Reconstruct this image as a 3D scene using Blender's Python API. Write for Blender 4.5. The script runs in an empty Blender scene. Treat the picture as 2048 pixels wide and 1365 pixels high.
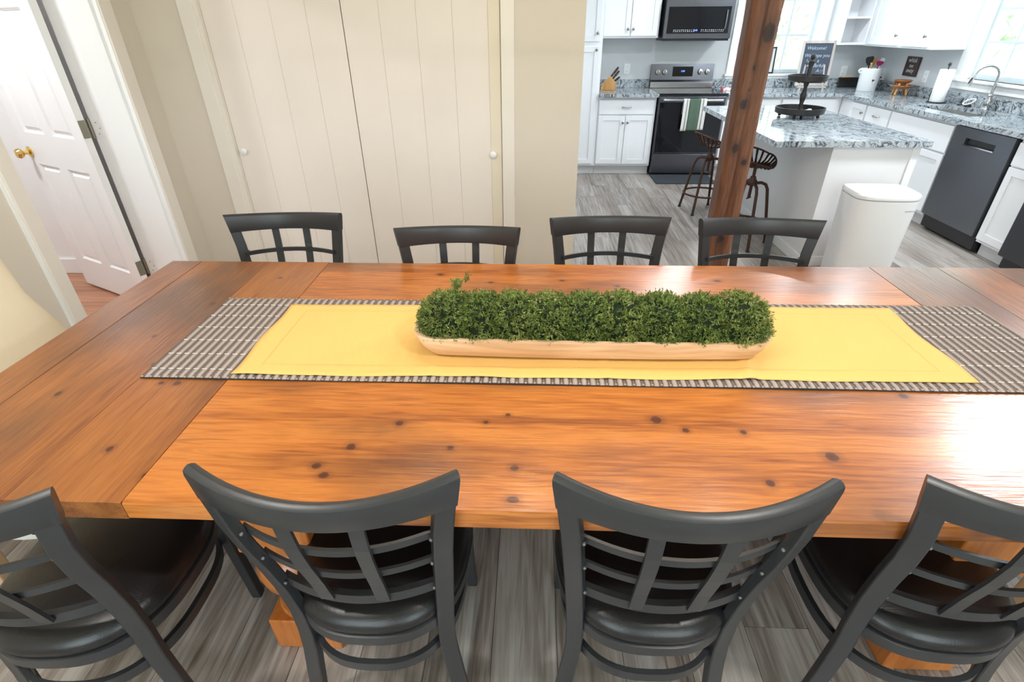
import bpy, bmesh, math, random
from mathutils import Vector, Matrix
random.seed(7)
PI = math.pi
SC = bpy.context.scene
COL = SC.collection

# ------------------------------------------------------------------ camera
def make_camera():
    pitch, yaw, roll = math.radians(31.19), math.radians(-2.52), math.radians(0.482)
    cp, sp = math.cos(pitch), math.sin(pitch)
    fwd = Vector((math.sin(yaw)*cp, math.cos(yaw)*cp, -sp))
    right = Vector((math.cos(yaw), -math.sin(yaw), 0))
    down = fwd.cross(right)
    r2 = math.cos(roll)*right + math.sin(roll)*down
    d2 = -math.sin(roll)*right + math.cos(roll)*down
    cd = bpy.data.cameras.new('camera'); cam = bpy.data.objects.new('camera', cd); COL.objects.link(cam)
    m = Matrix((r2, -d2, -fwd)).transposed().to_4x4()
    m.translation = Vector((0, 0, 1.5)); cam.matrix_world = m
    cd.sensor_width = 36; cd.lens = 1043.7*36/2048; cd.clip_start = 0.02
    SC.camera = cam
make_camera()
SC.view_settings.view_transform = 'Standard'; SC.view_settings.look = 'None'
SC.view_settings.gamma = 1; SC.view_settings.use_curve_mapping = False
SC.view_settings.exposure = 0.1
SC.cycles.max_bounces = 7; SC.cycles.diffuse_bounces = 4; SC.cycles.glossy_bounces = 3; SC.cycles.transparent_max_bounces = 8
SC.cycles.use_adaptive_sampling = True; SC.cycles.adaptive_threshold = .05; SC.cycles.caustics_reflective = False; SC.cycles.caustics_refractive = False

# ------------------------------------------------------------------ sky and daylight
W = bpy.data.worlds.new('sky'); SC.world = W; W.use_nodes = True
bg = W.node_tree.nodes['Background']; bg.inputs[0].default_value = (0.84, 0.93, 1.0, 1); bg.inputs[1].default_value = 7.5

def portal(name, loc, rot, sx, sy):
    l = bpy.data.lights.new(name, 'AREA'); l.shape = 'RECTANGLE'; l.size = sx; l.size_y = sy
    l.cycles.is_portal = True
    o = bpy.data.objects.new(name, l); COL.objects.link(o); o.location = loc; o.rotation_euler = rot
# portals only guide the sampling of the sky through the windows; they emit nothing
portal('sky_portal', (2.71, 6.98, 1.55), (-PI/2, 0, 0), .82, 1.10)
portal('sky_portal', (3.96, 4.92, 1.60), (PI/2, 0, PI/2), .98, 1.06)
portal('sky_portal', (3.96, 1.2, 1.525), (PI/2, 0, PI/2), 1.0, 1.15)
portal('sky_portal', (-1.05, -1.80, 1.325), (PI/2, 0, 0), 1.5, 1.75)
portal('sky_portal', (1.35, -1.80, 1.325), (PI/2, 0, 0), 1.5, 1.75)

def lamp(kind, loc, power, col, size=.1, rot=(0, 0, 0), name='bulb_light', spread=None):
    l = bpy.data.lights.new(name, kind); l.energy = power; l.color = col
    if kind == 'AREA':
        l.shape = 'DISK'; l.size = size
        if spread: l.spread = spread
    else: l.shadow_soft_size = size
    o = bpy.data.objects.new(name, l); COL.objects.link(o); o.location = loc; o.rotation_euler = rot
    return o

# ------------------------------------------------------------------ materials
def nt(name):
    m = bpy.data.materials.new(name); m.use_nodes = True
    return m, m.node_tree.nodes, m.node_tree.links, m.node_tree.nodes['Principled BSDF']
def sset(b, k, v):
    if k in b.inputs: b.inputs[k].default_value = v
def c4(c): return (c[0], c[1], c[2], 1)
def hx(s):
    s = [int(s[i:i+2], 16)/255 for i in (0, 2, 4)]
    return tuple((x/12.92 if x <= .04045 else ((x+.055)/1.055)**2.4) for x in s)
MATS = {}
def plain(name, col, rough=.5, metal=0, coat=0, bump=0, bscale=200, var=0, vscale=6, emit=None, estr=1, spec=None, trans=0):
    m, n, l, b = nt(name)
    b.inputs['Base Color'].default_value = c4(col); b.inputs['Roughness'].default_value = rough; b.inputs['Metallic'].default_value = metal
    if coat: sset(b, 'Coat Weight', coat); sset(b, 'Coat Roughness', .08)
    if spec is not None: sset(b, 'Specular IOR Level', spec)
    if trans: sset(b, 'Transmission Weight', trans)
    tc = n.new('ShaderNodeTexCoord')
    if var:
        no = n.new('ShaderNodeTexNoise'); no.inputs['Scale'].default_value = vscale; no.inputs['Detail'].default_value = 4
        l.new(tc.outputs['Object'], no.inputs['Vector'])
        mx = n.new('ShaderNodeMixRGB'); mx.inputs[1].default_value = c4([x*(1-var) for x in col]); mx.inputs[2].default_value = c4([min(1, x*(1+var)) for x in col])
        l.new(no.outputs['Fac'], mx.inputs[0]); l.new(mx.outputs[0], b.inputs['Base Color'])
    if bump:
        no = n.new('ShaderNodeTexNoise'); no.inputs['Scale'].default_value = bscale; no.inputs['Detail'].default_value = 3
        l.new(tc.outputs['Object'], no.inputs['Vector'])
        bp = n.new('ShaderNodeBump'); bp.inputs['Strength'].default_value = bump; bp.inputs['Distance'].default_value = .002
        l.new(no.outputs['Fac'], bp.inputs['Height']); l.new(bp.outputs[0], b.inputs['Normal'])
    if emit: sset(b, 'Emission Color', c4(emit)); sset(b, 'Emission Strength', estr)
    MATS[name] = m; return m

def ramp(n, stops):
    r = n.new('ShaderNodeValToRGB'); e = r.color_ramp.elements
    while len(e) > 1: e.remove(e[-1])
    e[0].position = stops[0][0]; e[0].color = c4(stops[0][1])
    for p, c in stops[1:]:
        x = e.new(p); x.color = c4(c)
    return r
def mnode(n, op, a=None, b=None):
    x = n.new('ShaderNodeMath'); x.operation = op
    for i, v in enumerate((a, b)):
        if isinstance(v, (int, float)): x.inputs[i].default_value = v
    return x

def wood(name, stops, axis='X', fine=60, coarse=6, stretch=14, rough=.35, coat=0, bump=.15, patch=None, knots=None, rnd=True, streak=None, spec=None, world=False, tone=.10, kcol=(.075, .018, .008), crough=.12):
    """stretched-noise timber: grain runs along `axis` of the object's own coordinates"""
    m, n, l, b = nt(name)
    tc = n.new('ShaderNodeTexCoord'); oi = n.new('ShaderNodeObjectInfo')
    off = n.new('ShaderNodeCombineXYZ'); mu = mnode(n, 'MULTIPLY', None, 37.0); l.new(oi.outputs['Random'], mu.inputs[0])
    if rnd:
        for k in range(3): l.new(mu.outputs[0], off.inputs[k])
    add = n.new('ShaderNodeVectorMath'); add.operation = 'ADD'
    gw = n.new('ShaderNodeNewGeometry')
    l.new(gw.outputs['Position'] if world else tc.outputs['Object'], add.inputs[0]); l.new(off.outputs[0], add.inputs[1])
    mp = n.new('ShaderNodeMapping'); s = [1, 1, 1]; s['XYZ'.index(axis)] = 1/stretch
    mp.inputs['Scale'].default_value = s; l.new(add.outputs[0], mp.inputs['Vector'])
    n1 = n.new('ShaderNodeTexNoise'); n1.inputs['Scale'].default_value = coarse; n1.inputs['Detail'].default_value = 5; n1.inputs['Distortion'].default_value = 1.2
    n2 = n.new('ShaderNodeTexNoise'); n2.inputs['Scale'].default_value = fine; n2.inputs['Detail'].default_value = 4; n2.inputs['Distortion'].default_value = .6
    l.new(mp.outputs[0], n1.inputs['Vector']); l.new(mp.outputs[0], n2.inputs['Vector'])
    mx = mnode(n, 'MULTIPLY', None, .54); l.new(n1.outputs['Fac'], mx.inputs[0])
    my = mnode(n, 'MULTIPLY', None, .46); l.new(n2.outputs['Fac'], my.inputs[0])
    sm = mnode(n, 'ADD'); l.new(mx.outputs[0], sm.inputs[0]); l.new(my.outputs[0], sm.inputs[1])
    # small tone shift from piece to piece
    if rnd:
        rr = mnode(n, 'MULTIPLY_ADD', None, tone); rr.inputs[2].default_value = -tone/2; l.new(oi.outputs['Random'], rr.inputs[0])
        s2 = mnode(n, 'ADD'); l.new(sm.outputs[0], s2.inputs[0]); l.new(rr.outputs[0], s2.inputs[1]); sm = s2
    r = ramp(n, stops); l.new(sm.outputs[0], r.inputs[0]); out = r.outputs[0]
    if patch:   # worn darker blotches
        n3 = n.new('ShaderNodeTexNoise'); n3.inputs['Scale'].default_value = patch[0]; n3.inputs['Detail'].default_value = 5
        mp3 = n.new('ShaderNodeMapping'); s3 = [1, 1, 1]; s3['XYZ'.index(axis)] = .4; mp3.inputs['Scale'].default_value = s3
        l.new(add.outputs[0], mp3.inputs['Vector']); l.new(mp3.outputs[0], n3.inputs['Vector'])
        r3 = ramp(n, [(patch[2], (0, 0, 0)), (patch[3], (1, 1, 1))]); l.new(n3.outputs['Fac'], r3.inputs[0])
        f = mnode(n, 'MULTIPLY', None, patch[4]); l.new(r3.outputs[0], f.inputs[0])
        mm = n.new('ShaderNodeMixRGB'); mm.inputs[2].default_value = c4(patch[1]); l.new(f.outputs[0], mm.inputs[0]); l.new(out, mm.inputs[1]); out = mm.outputs[0]
    if streak:  # pale weathered streaks
        mp4 = n.new('ShaderNodeMapping'); s4 = [1, 1, 1]; s4['XYZ'.index(axis)] = .05; mp4.inputs['Scale'].default_value = s4
        l.new(add.outputs[0], mp4.inputs['Vector'])
        n4 = n.new('ShaderNodeTexNoise'); n4.inputs['Scale'].default_value = streak[0]; n4.inputs['Detail'].default_value = 6; l.new(mp4.outputs[0], n4.inputs['Vector'])
        r4 = ramp(n, [(streak[2], (0, 0, 0)), (streak[3], (1, 1, 1))]); l.new(n4.outputs['Fac'], r4.inputs[0])
        f = mnode(n, 'MULTIPLY', None, streak[4]); l.new(r4.outputs[0], f.inputs[0])
        mm = n.new('ShaderNodeMixRGB'); mm.inputs[2].default_value = c4(streak[1]); l.new(f.outputs[0], mm.inputs[0]); l.new(out, mm.inputs[1]); out = mm.outputs[0]
    if knots:   # knots in the timber at their own places
        ge = n.new('ShaderNodeNewGeometry'); prev = None
        for kx, ky, kz, kr, ex, ey, ez in [(k if len(k) == 7 else (k[0], k[1], .76, k[2]*.62, k[3], k[4], 1.7)) for k in knots]:
            sub = n.new('ShaderNodeVectorMath'); sub.operation = 'SUBTRACT'; sub.inputs[1].default_value = (kx, ky, kz); l.new(ge.outputs['Position'], sub.inputs[0])
            mul = n.new('ShaderNodeVectorMath'); mul.operation = 'MULTIPLY'; mul.inputs[1].default_value = (1/(kr*ex), 1/(kr*ey), 1/(kr*ez)); l.new(sub.outputs[0], mul.inputs[0])
            ln = n.new('ShaderNodeVectorMath'); ln.operation = 'LENGTH'; l.new(mul.outputs[0], ln.inputs[0])
            if prev is None: prev = ln.outputs['Value']
            else:
                mi = mnode(n, 'MINIMUM'); l.new(prev, mi.inputs[0]); l.new(ln.outputs['Value'], mi.inputs[1]); prev = mi.outputs[0]
        wob = mnode(n, 'MULTIPLY_ADD', None, .9); wob.inputs[2].default_value = -.45; l.new(n2.outputs['Fac'], wob.inputs[0])
        pa = mnode(n, 'ADD'); l.new(prev, pa.inputs[0]); l.new(wob.outputs[0], pa.inputs[1])
        rk = ramp(n, [(.0, (1, 1, 1)), (.30, (.9, .9, .9)), (.40, (.35, .35, .35)), (.9, (0, 0, 0))])
        hf = mnode(n, 'MULTIPLY', None, .33); l.new(pa.outputs[0], hf.inputs[0]); l.new(hf.outputs[0], rk.inputs[0])
        mm = n.new('ShaderNodeMixRGB'); mm.inputs[2].default_value = c4(kcol); l.new(rk.outputs[0], mm.inputs[0]); l.new(out, mm.inputs[1]); out = mm.outputs[0]
    l.new(out, b.inputs['Base Color']); b.inputs['Roughness'].default_value = rough
    if spec is not None: sset(b, 'Specular IOR Level', spec)
    if coat: sset(b, 'Coat Weight', coat); sset(b, 'Coat Roughness', crough)
    bp = n.new('ShaderNodeBump'); bp.inputs['Strength'].default_value = bump; bp.inputs['Distance'].default_value = .002
    l.new(n2.outputs['Fac'], bp.inputs['Height']); l.new(bp.outputs[0], b.inputs['Normal'])
    if coat and 'Coat Normal' in b.inputs: l.new(bp.outputs[0], b.inputs['Coat Normal'])
    MATS[name] = m; return m

def granite(name):
    m, n, l, b = nt(name)
    tc = n.new('ShaderNodeTexCoord')
    mp = n.new('ShaderNodeMapping'); mp.inputs['Rotation'].default_value = (.4, .3, .9); l.new(tc.outputs['Object'], mp.inputs['Vector'])
    n0 = n.new('ShaderNodeTexNoise'); n0.inputs['Scale'].default_value = 2.2; n0.inputs['Detail'].default_value = 4; l.new(mp.outputs[0], n0.inputs['Vector'])
    sc = n.new('ShaderNodeVectorMath'); sc.operation = 'MULTIPLY_ADD'; sc.inputs[1].default_value = (.8, .8, .8)
    l.new(n0.outputs['Color'], sc.inputs[0]); l.new(mp.outputs[0], sc.inputs[2])
    mp2 = n.new('ShaderNodeMapping'); mp2.inputs['Scale'].default_value = (1, 4.5, 4.5); l.new(sc.outputs[0], mp2.inputs['Vector'])
    n1 = n.new('ShaderNodeTexNoise'); n1.inputs['Scale'].default_value = 9.0; n1.inputs['Detail'].default_value = 8; n1.inputs['Roughness'].default_value = .68; l.new(mp2.outputs[0], n1.inputs['Vector'])
    r = ramp(n, [(.33, (.012, .015, .02)), (.42, (.09, .105, .12)), (.485, (.30, .335, .365)), (.56, (.55, .59, .62)), (.65, (.20, .225, .245)), (.74, (.50, .53, .56))])
    l.new(n1.outputs['Fac'], r.inputs[0]); l.new(r.outputs[0], b.inputs['Base Color'])
    b.inputs['Roughness'].default_value = .09
    MATS[name] = m

def glass(name):
    m, n, l, b = nt(name); n.remove(b)
    out = n['Material Output']; t = n.new('ShaderNodeBsdfTransparent'); t.inputs[0].default_value = (.96, .985, .97, 1)
    g = n.new('ShaderNodeBsdfGlossy'); g.inputs['Roughness'].default_value = .02
    fr = n.new('ShaderNodeValue'); fr.outputs[0].default_value = .05
    mx = n.new('ShaderNodeMixShader'); l.new(fr.outputs[0], mx.inputs[0]); l.new(t.outputs[0], mx.inputs[1]); l.new(g.outputs[0], mx.inputs[2])
    l.new(mx.outputs[0], out.inputs[0]); MATS[name] = m

# knots read off the table top: x, y, radius, stretch x, stretch y
KN = [(-.285,.868,.012,1,1),(-.163,.795,.009,1.2,1),(-.368,.792,.014,1,1),(-.397,.712,.012,1.2,1),(-.42,.735,.012,1.2,1),(-.097,.878,.008,1,1),(.274,.897,.016,1,1.1),
      (.33,.865,.011,1,1),(.45,.862,.010,1,1),(.601,.793,.018,1.1,1),(.452,.718,.013,1,1),(-.03,.663,.012,1.3,1),(-.03,.742,.012,1,1),(-.05,.905,.007,1.3,1),
      (.86,1.0,.012,1.2,1),(.10,1.62,.010,1.4,1),(.28,1.58,.009,1.4,1),(-.14,1.6,.010,1.4,1),(-.32,1.66,.012,1.5,1),(.62,1.63,.012,1.5,1),(-.52,.64,.012,1.6,1),(.72,.66,.010,1,1),(1.0,.85,.013,1,1)]
KE = [(-.705,.80,.013,1,1.3),(-.865,.77,.010,1,1.3),(-.74,.70,.013,1,1.2),(-.97,1.08,.010,1,1.4),(-1.06,1.22,.008,1,1.4),(-.90,1.00,.010,1,1),(-.86,1.00,.013,1,1),(-1.0,1.42,.010,1,1.3),(-1.12,.95,.010,1,1.4),(1.33,1.2,.010,1,1.4),(1.42,.85,.012,1,1.3),(-.87,1.62,.010,1,1)]
TS = [(.28, (.15, .038, .008)), (.41, (.32, .088, .015)), (.50, (.47, .145, .024)), (.60, (.60, .21, .040)), (.74, (.31, .085, .015))]
TSE = [(.26, (.12, .036, .009)), (.40, (.23, .070, .015)), (.50, (.33, .108, .022)), (.62, (.41, .145, .031)), (.76, (.22, .068, .015))]
wood('table_wood', TS, 'X', 120, 6, 15, .32, .40, .35, (4.2, (.12, .042, .016), .48, .66, .72), KN, False, None, None, True, crough=.20)
wood('table_wood_end', TSE, 'Y', 120, 6, 15, .32, .40, .35, (4.2, (.10, .042, .019), .45, .64, .75), KE, True, None, None, True, .04, crough=.20)
wood('leg_wood', [(.3, (.28, .07, .014)), (.5, (.52, .16, .03)), (.7, (.62, .22, .05))], 'Z', 60, 5, 10, .35, .3, .15)
wood('floor_wood', [(.31, (.10, .078, .066)), (.42, (.245, .206, .182)), (.51, (.365, .320, .290)), (.60, (.48, .435, .405)), (.73, (.255, .215, .19))], 'Y', 70, 5, 18, .34, 0, .12, (1.6, (.22, .165, .125), .48, .72, .55), None, True, (26, (.58, .56, .54), .60, .74, .6))
wood('hall_floor_wood', [(.35, (.30, .11, .05)), (.5, (.46, .19, .09)), (.65, (.58, .27, .14))], 'X', 60, 6, 14, .3, .3, .08)
KP = [(1.115, 2.945, 1.460, 0.026, 1, 1.5, 1.5), (1.081, 2.945, 1.311, 0.010, 1, 1.5, 1.4), (1.064, 2.945, 1.146, 0.018, 1, 1.5, 1.3), (1.067, 2.945, 0.932, 0.018, 1, 1.5, 1.3), (1.127, 2.945, 0.860, 0.013, 1, 1.5, 1.2), (1.091, 2.945, 0.427, 0.018, 1, 1.5, 1.4), (1.079, 2.945, 1.213, 0.006, 1, 1.5, 1.0)]
wood('post_wood', [(.30, (.045, .017, .009)), (.45, (.135, .049, .021)), (.58, (.21, .082, .036)), (.72, (.10, .038, .019))], 'Z', 55, 7, 9, .55, 0, .7, (2.6, (.20, .165, .15), .58, .74, .45), KP, False, kcol=(.018, .008, .006))
wood('pine', [(.32, (.50, .28, .15)), (.46, (.72, .47, .28)), (.60, (.86, .64, .43)), (.75, (.60, .36, .20))], 'X', 45, 9, 12, .5, 0, .15, None, None, False)
wood('light_leg_wood', [(.3, (.42, .25, .12)), (.5, (.58, .37, .20)), (.7, (.68, .46, .27))], 'Z', 40, 5, 10, .5)
wood('block_wood', [(.3, (.42, .19, .05)), (.5, (.58, .30, .10)), (.7, (.68, .38, .15))], 'Z', 40, 5, 10, .4)
wood('bowl_wood', [(.3, (.25, .085, .03)), (.5, (.42, .17, .07)), (.7, (.56, .28, .13))], 'X', 30, 5, 8, .4)
wood('frame_wood', [(.3, (.36, .32, .29)), (.5, (.48, .43, .40)), (.7, (.58, .53, .49))], 'Z', 40, 6, 10, .6)
granite('granite'); glass('window_glass')
plain('closet_paint', hx('efe5dd'), .55, bump=.05, bscale=90, var=.02)
plain('closet_stile_paint', hx('eadfcb'), .55, bump=.05, bscale=90)
plain('trim_paint', hx('ece4da'), .4, var=.01)
plain('white_trim', hx('f4f4f4'), .35, var=.01)
plain('wall_beige', hx('dcd2c4'), .8, bump=.12, bscale=160, var=.02)
plain('wall_grey', hx('d3d6d8'), .8, bump=.1, bscale=160, var=.02)
plain('sash_paint', hx('c6d0d4'), .4)
plain('ceiling_white', hx('f3f3f1'), .9)
plain('cabinet_white', hx('f0f1f4'), .33, var=.01)
plain('island_paint', hx('e6e5e6'), .5, var=.02)
plain('toe_kick_paint', hx('d9dadc'), .5)
plain('chair_metal', (.030, .031, .034), .36, 0, bump=.04, bscale=300, var=.1, vscale=9)
plain('weld_metal', (.17, .17, .17), .4, .5)
plain('chair_vinyl', (.010, .0095, .0105), .34, 0, bump=.18, bscale=260)
plain('rubber', (.02, .02, .02), .7)
plain('nickel', (.55, .53, .50), .28, 1)
plain('dark_nickel', (.36, .34, .32), .3, 1)
plain('brass', (.78, .55, .18), .16, 1)
plain('hinge_brass', (.30, .27, .20), .35, 1)
plain('black_steel', (.16, .165, .19), .24, .9, var=.1, vscale=3)
plain('black_glass', (.008, .009, .012), .06)
plain('black_plastic', (.014, .014, .016), .35)
plain('dishwasher_steel', (.16, .17, .19), .28, .85, var=.06, vscale=3)
plain('chrome', (.75, .75, .76), .12, 1)
plain('brushed_steel', (.55, .55, .56), .25, 1)
plain('display_blue', (.02, .05, .3), .4, emit=(.12, .25, 1), estr=3)
plain('display_print', (.62, .64, .66), .5)
plain('rust_metal', (.075, .036, .026), .5, .55, bump=.2, bscale=60, var=.25, vscale=12)
plain('can_white', hx('f0eff0'), .42, var=.01)
plain('can_gap', (.06, .06, .065), .6)
plain('grey_print', (.25, .25, .26), .6)
plain('ceramic', hx('f1f3f4'), .16, coat=.4)
plain('towel_green', hx('566a5a'), .95, bump=.5, bscale=400, var=.12, vscale=60)
plain('towel_white', hx('e6e4e0'), .95, bump=.5, bscale=400)
plain('towel_grey', hx('a9aaa6'), .95, bump=.5, bscale=400)
plain('slate', (.060, .075, .105), .85, var=.12, vscale=5)
plain('chalk', (.42, .50, .60), .95)
plain('plaque_brown', (.050, .026, .024), .6, var=.25, vscale=14)
plain('plaque_letter', (.62, .60, .58), .7)
plain('paper', hx('f6f6f6'), .9)
plain('tray_metal', (.030, .026, .025), .42, .35, var=.2, vscale=20)
plain('magenta', (.42, .02, .12), .45)
plain('red_plastic', (.42, .01, .015), .35)
plain('handle_wood', (.60, .40, .18), .5)
plain('knife_handle', (.055, .026, .018), .4, var=.2)
plain('black_handle', (.012, .012, .013), .4)
plain('outlet_white', hx('eef0f2'), .4)
plain('outlet_slot', (.12, .12, .12), .6)
plain('mat_grey', (.030, .036, .042), .9, bump=.3, bscale=300)
plain('cream_fabric', hx('ecdcc0'), .9, bump=.25, bscale=420, var=.03)
plain('print_fabric', hx('f0eee8'), .9, bump=.25, bscale=420)
plain('black_print', (.02, .02, .022), .8)
plain('yellow_cloth', (.84, .535, .17), .88, bump=.35, bscale=700, var=.03, vscale=4)
plain('yellow_stitch', (.62, .34, .07), .9)
plain('runner_stitch', (.78, .73, .68), .85)
plain('runner_edge', (.035, .03, .03), .95)
plain('runner_edge_stitch', (.40, .36, .33), .9)
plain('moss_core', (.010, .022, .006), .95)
plain('lamp_metal', (.06, .055, .05), .4, .7)
plain('lamp_glow', (1, .9, .75), .5, emit=(1, .82, .58), estr=6)
plain('led_glow', (1, 1, 1), .5, emit=(1, .97, .94), estr=9)
plain('lawn', (.34, .42, .26), .95, var=.3, vscale=2)
plain('bark', (.09, .06, .045), .9)
plain('tree_leaf', (.42, .52, .36), .8, var=.4, vscale=3)
plain('fridge_steel', (.075, .078, .088), .28, .85)
plain('sink_steel', (.66, .66, .64), .3, .9)
plain('clear_plastic', (.85, .88, .90), .15, spec=.6)

def leaf_mat(name, dark, mid, light, scale):
    m, n, l, b = nt(name)
    tc = n.new('ShaderNodeTexCoord'); no = n.new('ShaderNodeTexNoise'); no.inputs['Scale'].default_value = scale; no.inputs['Detail'].default_value = 5; no.inputs['Roughness'].default_value = .75
    l.new(tc.outputs['Object'], no.inputs['Vector'])
    r = ramp(n, [(.34, dark), (.52, mid), (.68, light)]); l.new(no.outputs['Fac'], r.inputs[0]); l.new(r.outputs[0], b.inputs['Base Color'])
    b.inputs['Roughness'].default_value = .55; sset(b, 'Subsurface Weight', 0); MATS[name] = m
leaf_mat('sprig_green', (.065, .098, .018), (.165, .225, .046), (.46, .50, .16), 38)
leaf_mat('sprig_deep', (.052, .090, .016), (.135, .20, .038), (.38, .44, .12), 38)

def runner_mat():
    m, n, l, b = nt('runner_weave'); P = .0215
    tc = n.new('ShaderNodeTexCoord'); sx = n.new('ShaderNodeSeparateXYZ'); l.new(tc.outputs['Object'], sx.inputs[0])
    d = mnode(n, 'DIVIDE', None, P); l.new(sx.outputs[0], d.inputs[0]); fr = mnode(n, 'FRACT'); l.new(d.outputs[0], fr.inputs[0])
    no = n.new('ShaderNodeTexNoise'); no.inputs['Scale'].default_value = 160; no.inputs['Detail'].default_value = 4; l.new(tc.outputs['Object'], no.inputs['Vector'])
    w = mnode(n, 'MULTIPLY_ADD', None, .16); w.inputs[2].default_value = -.08; l.new(no.outputs['Fac'], w.inputs[0])
    a = mnode(n, 'ADD'); l.new(fr.outputs[0], a.inputs[0]); l.new(w.outputs[0], a.inputs[1])
    r = ramp(n, [(.0, (.17, .135, .125)), (.10, (.075, .055, .05)), (.22, (.27, .225, .20)), (.30, (.09, .07, .062)), (.42, (.15, .115, .11)), (.52, (.36, .305, .28)), (.84, (.43, .37, .345)), (.95, (.24, .19, .18))])
    l.new(a.outputs[0], r.inputs[0]); l.new(r.outputs[0], b.inputs['Base Color']); b.inputs['Roughness'].default_value = .92
    bp = n.new('ShaderNodeBump'); bp.inputs['Strength'].default_value = .6; bp.inputs['Distance'].default_value = .002; l.new(no.outputs['Fac'], bp.inputs['Height']); l.new(bp.outputs[0], b.inputs['Normal'])
    MATS['runner_weave'] = m
runner_mat()

# ------------------------------------------------------------------ mesh helpers
class MB:
    def __init__(s): s.v = []; s.f = []
    def add(s, vs, fs):
        k = len(s.v); s.v += [tuple(p) for p in vs]; s.f += [tuple(i+k for i in f) for f in fs]; return s
    def box(s, x0, x1, y0, y1, z0, z1):
        return s.add([(x0,y0,z0),(x1,y0,z0),(x1,y1,z0),(x0,y1,z0),(x0,y0,z1),(x1,y0,z1),(x1,y1,z1),(x0,y1,z1)],
                     [(0,3,2,1),(4,5,6,7),(0,1,5,4),(1,2,6,5),(2,3,7,6),(3,0,4,7)])
    def loft(s, rings, cap=True, closed=False):
        n = len(rings[0]); vs = [p for r in rings for p in r]; fs = []
        m = len(rings); rng = m if closed else m-1
        for i in range(rng):
            a, b = i*n, ((i+1) % m)*n
            for j in range(n): fs.append((a+j, a+(j+1) % n, b+(j+1) % n, b+j))
        if cap and not closed: fs += [tuple(reversed(range(n))), tuple(range((m-1)*n, m*n))]
        return s.add(vs, fs)
    def tube(s, pts, r, n=10, closed=False):
        pts = [Vector(p) for p in pts]; rings = []; m = len(pts); up = None
        rr = r if isinstance(r, (list, tuple)) else [r]*m
        for i, p in enumerate(pts):
            if closed: t = (pts[(i+1) % m]-pts[i-1]).normalized()
            else: t = (pts[min(i+1, m-1)]-pts[max(i-1, 0)]).normalized()
            if up is None:
                up = Vector((0, 0, 1)) if abs(t.z) < .9 else Vector((1, 0, 0))
            a = t.cross(up); 
            if a.length < 1e-5: a = t.orthogonal()
            a.normalize(); b = a.cross(t).normalized(); up = b
            rings.append([p + rr[i]*(math.cos(2*PI*k/n)*a + math.sin(2*PI*k/n)*b) for k in range(n)])
        return s.loft(rings, True, closed)
    def lathe(s, prof, n=24, c=(0, 0, 0), sx=1, sy=1):
        return s.loft([[(c[0]+sx*r*math.cos(2*PI*k/n), c[1]+sy*r*math.sin(2*PI*k/n), c[2]+z) for k in range(n)] for r, z in prof])
    def rsweep(s, pts, wx, wy):   # rectangular tube, section kept square to x / y
        return s.loft([[(p[0]-wx/2, p[1]-wy/2, p[2]), (p[0]+wx/2, p[1]-wy/2, p[2]), (p[0]+wx/2, p[1]+wy/2, p[2]), (p[0]-wx/2, p[1]+wy/2, p[2])] for p in pts])
    def zsweep(s, pts, wn, wz, closed=False):   # flat bar in the horizontal plane
        pts = [Vector(p) for p in pts]; m = len(pts); rings = []
        for i, p in enumerate(pts):
            t = (pts[(i+1) % m]-pts[i-1]) if closed else (pts[min(i+1, m-1)]-pts[max(i-1, 0)])
            t.z = 0; t.normalize(); nn = Vector((-t.y, t.x, 0))
            rings.append([p-nn*wn/2-Vector((0,0,wz/2)), p+nn*wn/2-Vector((0,0,wz/2)), p+nn*wn/2+Vector((0,0,wz/2)), p-nn*wn/2+Vector((0,0,wz/2))])
        return s.loft(rings, True, closed)
    def prism(s, poly, z0, z1):
        return s.loft([[(x, y, z0) for x, y in poly], [(x, y, z1) for x, y in poly]])
    def mesh(s, name, smooth=None):
        me = bpy.data.meshes.new(name); me.from_pydata(s.v, [], s.f); me.update()
        bm = bmesh.new(); bm.from_mesh(me); bmesh.ops.recalc_face_normals(bm, faces=bm.faces); bm.to_mesh(me); bm.free()
        if smooth is not None:
            me.polygons.foreach_set('use_smooth', [True]*len(me.polygons))
            try: me.set_sharp_from_angle(angle=math.radians(smooth))
            except Exception: pass
        return me
    def build(s, name, mat, parent=None, loc=(0, 0, 0), rz=0, smooth=None, bevel=0, rot=None):
        me = s.mesh(name, smooth); me.materials.append(MATS[mat])
        return put(name, me, parent, loc, rz, bevel, rot)
def put(name, me, parent=None, loc=(0, 0, 0), rz=0, bevel=0, rot=None):
    o = bpy.data.objects.new(name, me); COL.objects.link(o); o.location = loc
    o.rotation_euler = rot if rot else (0, 0, rz)
    if parent: o.parent = parent
    if bevel:
        b = o.modifiers.new('edge', 'BEVEL'); b.width = bevel; b.segments = 2; b.limit_method = 'ANGLE'; b.angle_limit = math.radians(40)
    return o
def tag(o, label, cat, group=None):
    o['label'] = label; o['category'] = cat
    if group: o['group'] = group
    return o
def thing(name, label, cat, loc=(0, 0, 0), rz=0, group=None):
    o = bpy.data.objects.new(name, None); COL.objects.link(o); o.location = loc; o.rotation_euler = (0, 0, rz); o.empty_display_size = .05
    return tag(o, label, cat, group)
def struct(o, label=None):
    o['kind'] = 'structure'
    if label: o['label'] = label
    return o
def stuff(o): o['kind'] = 'stuff'; return o
def copy_tree(o, parent=None):
    c = o.copy(); COL.objects.link(c); c.parent = parent
    for ch in list(o.children): copy_tree(ch, c)
    return c
def B(*a): return MB().box(*a)
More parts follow.
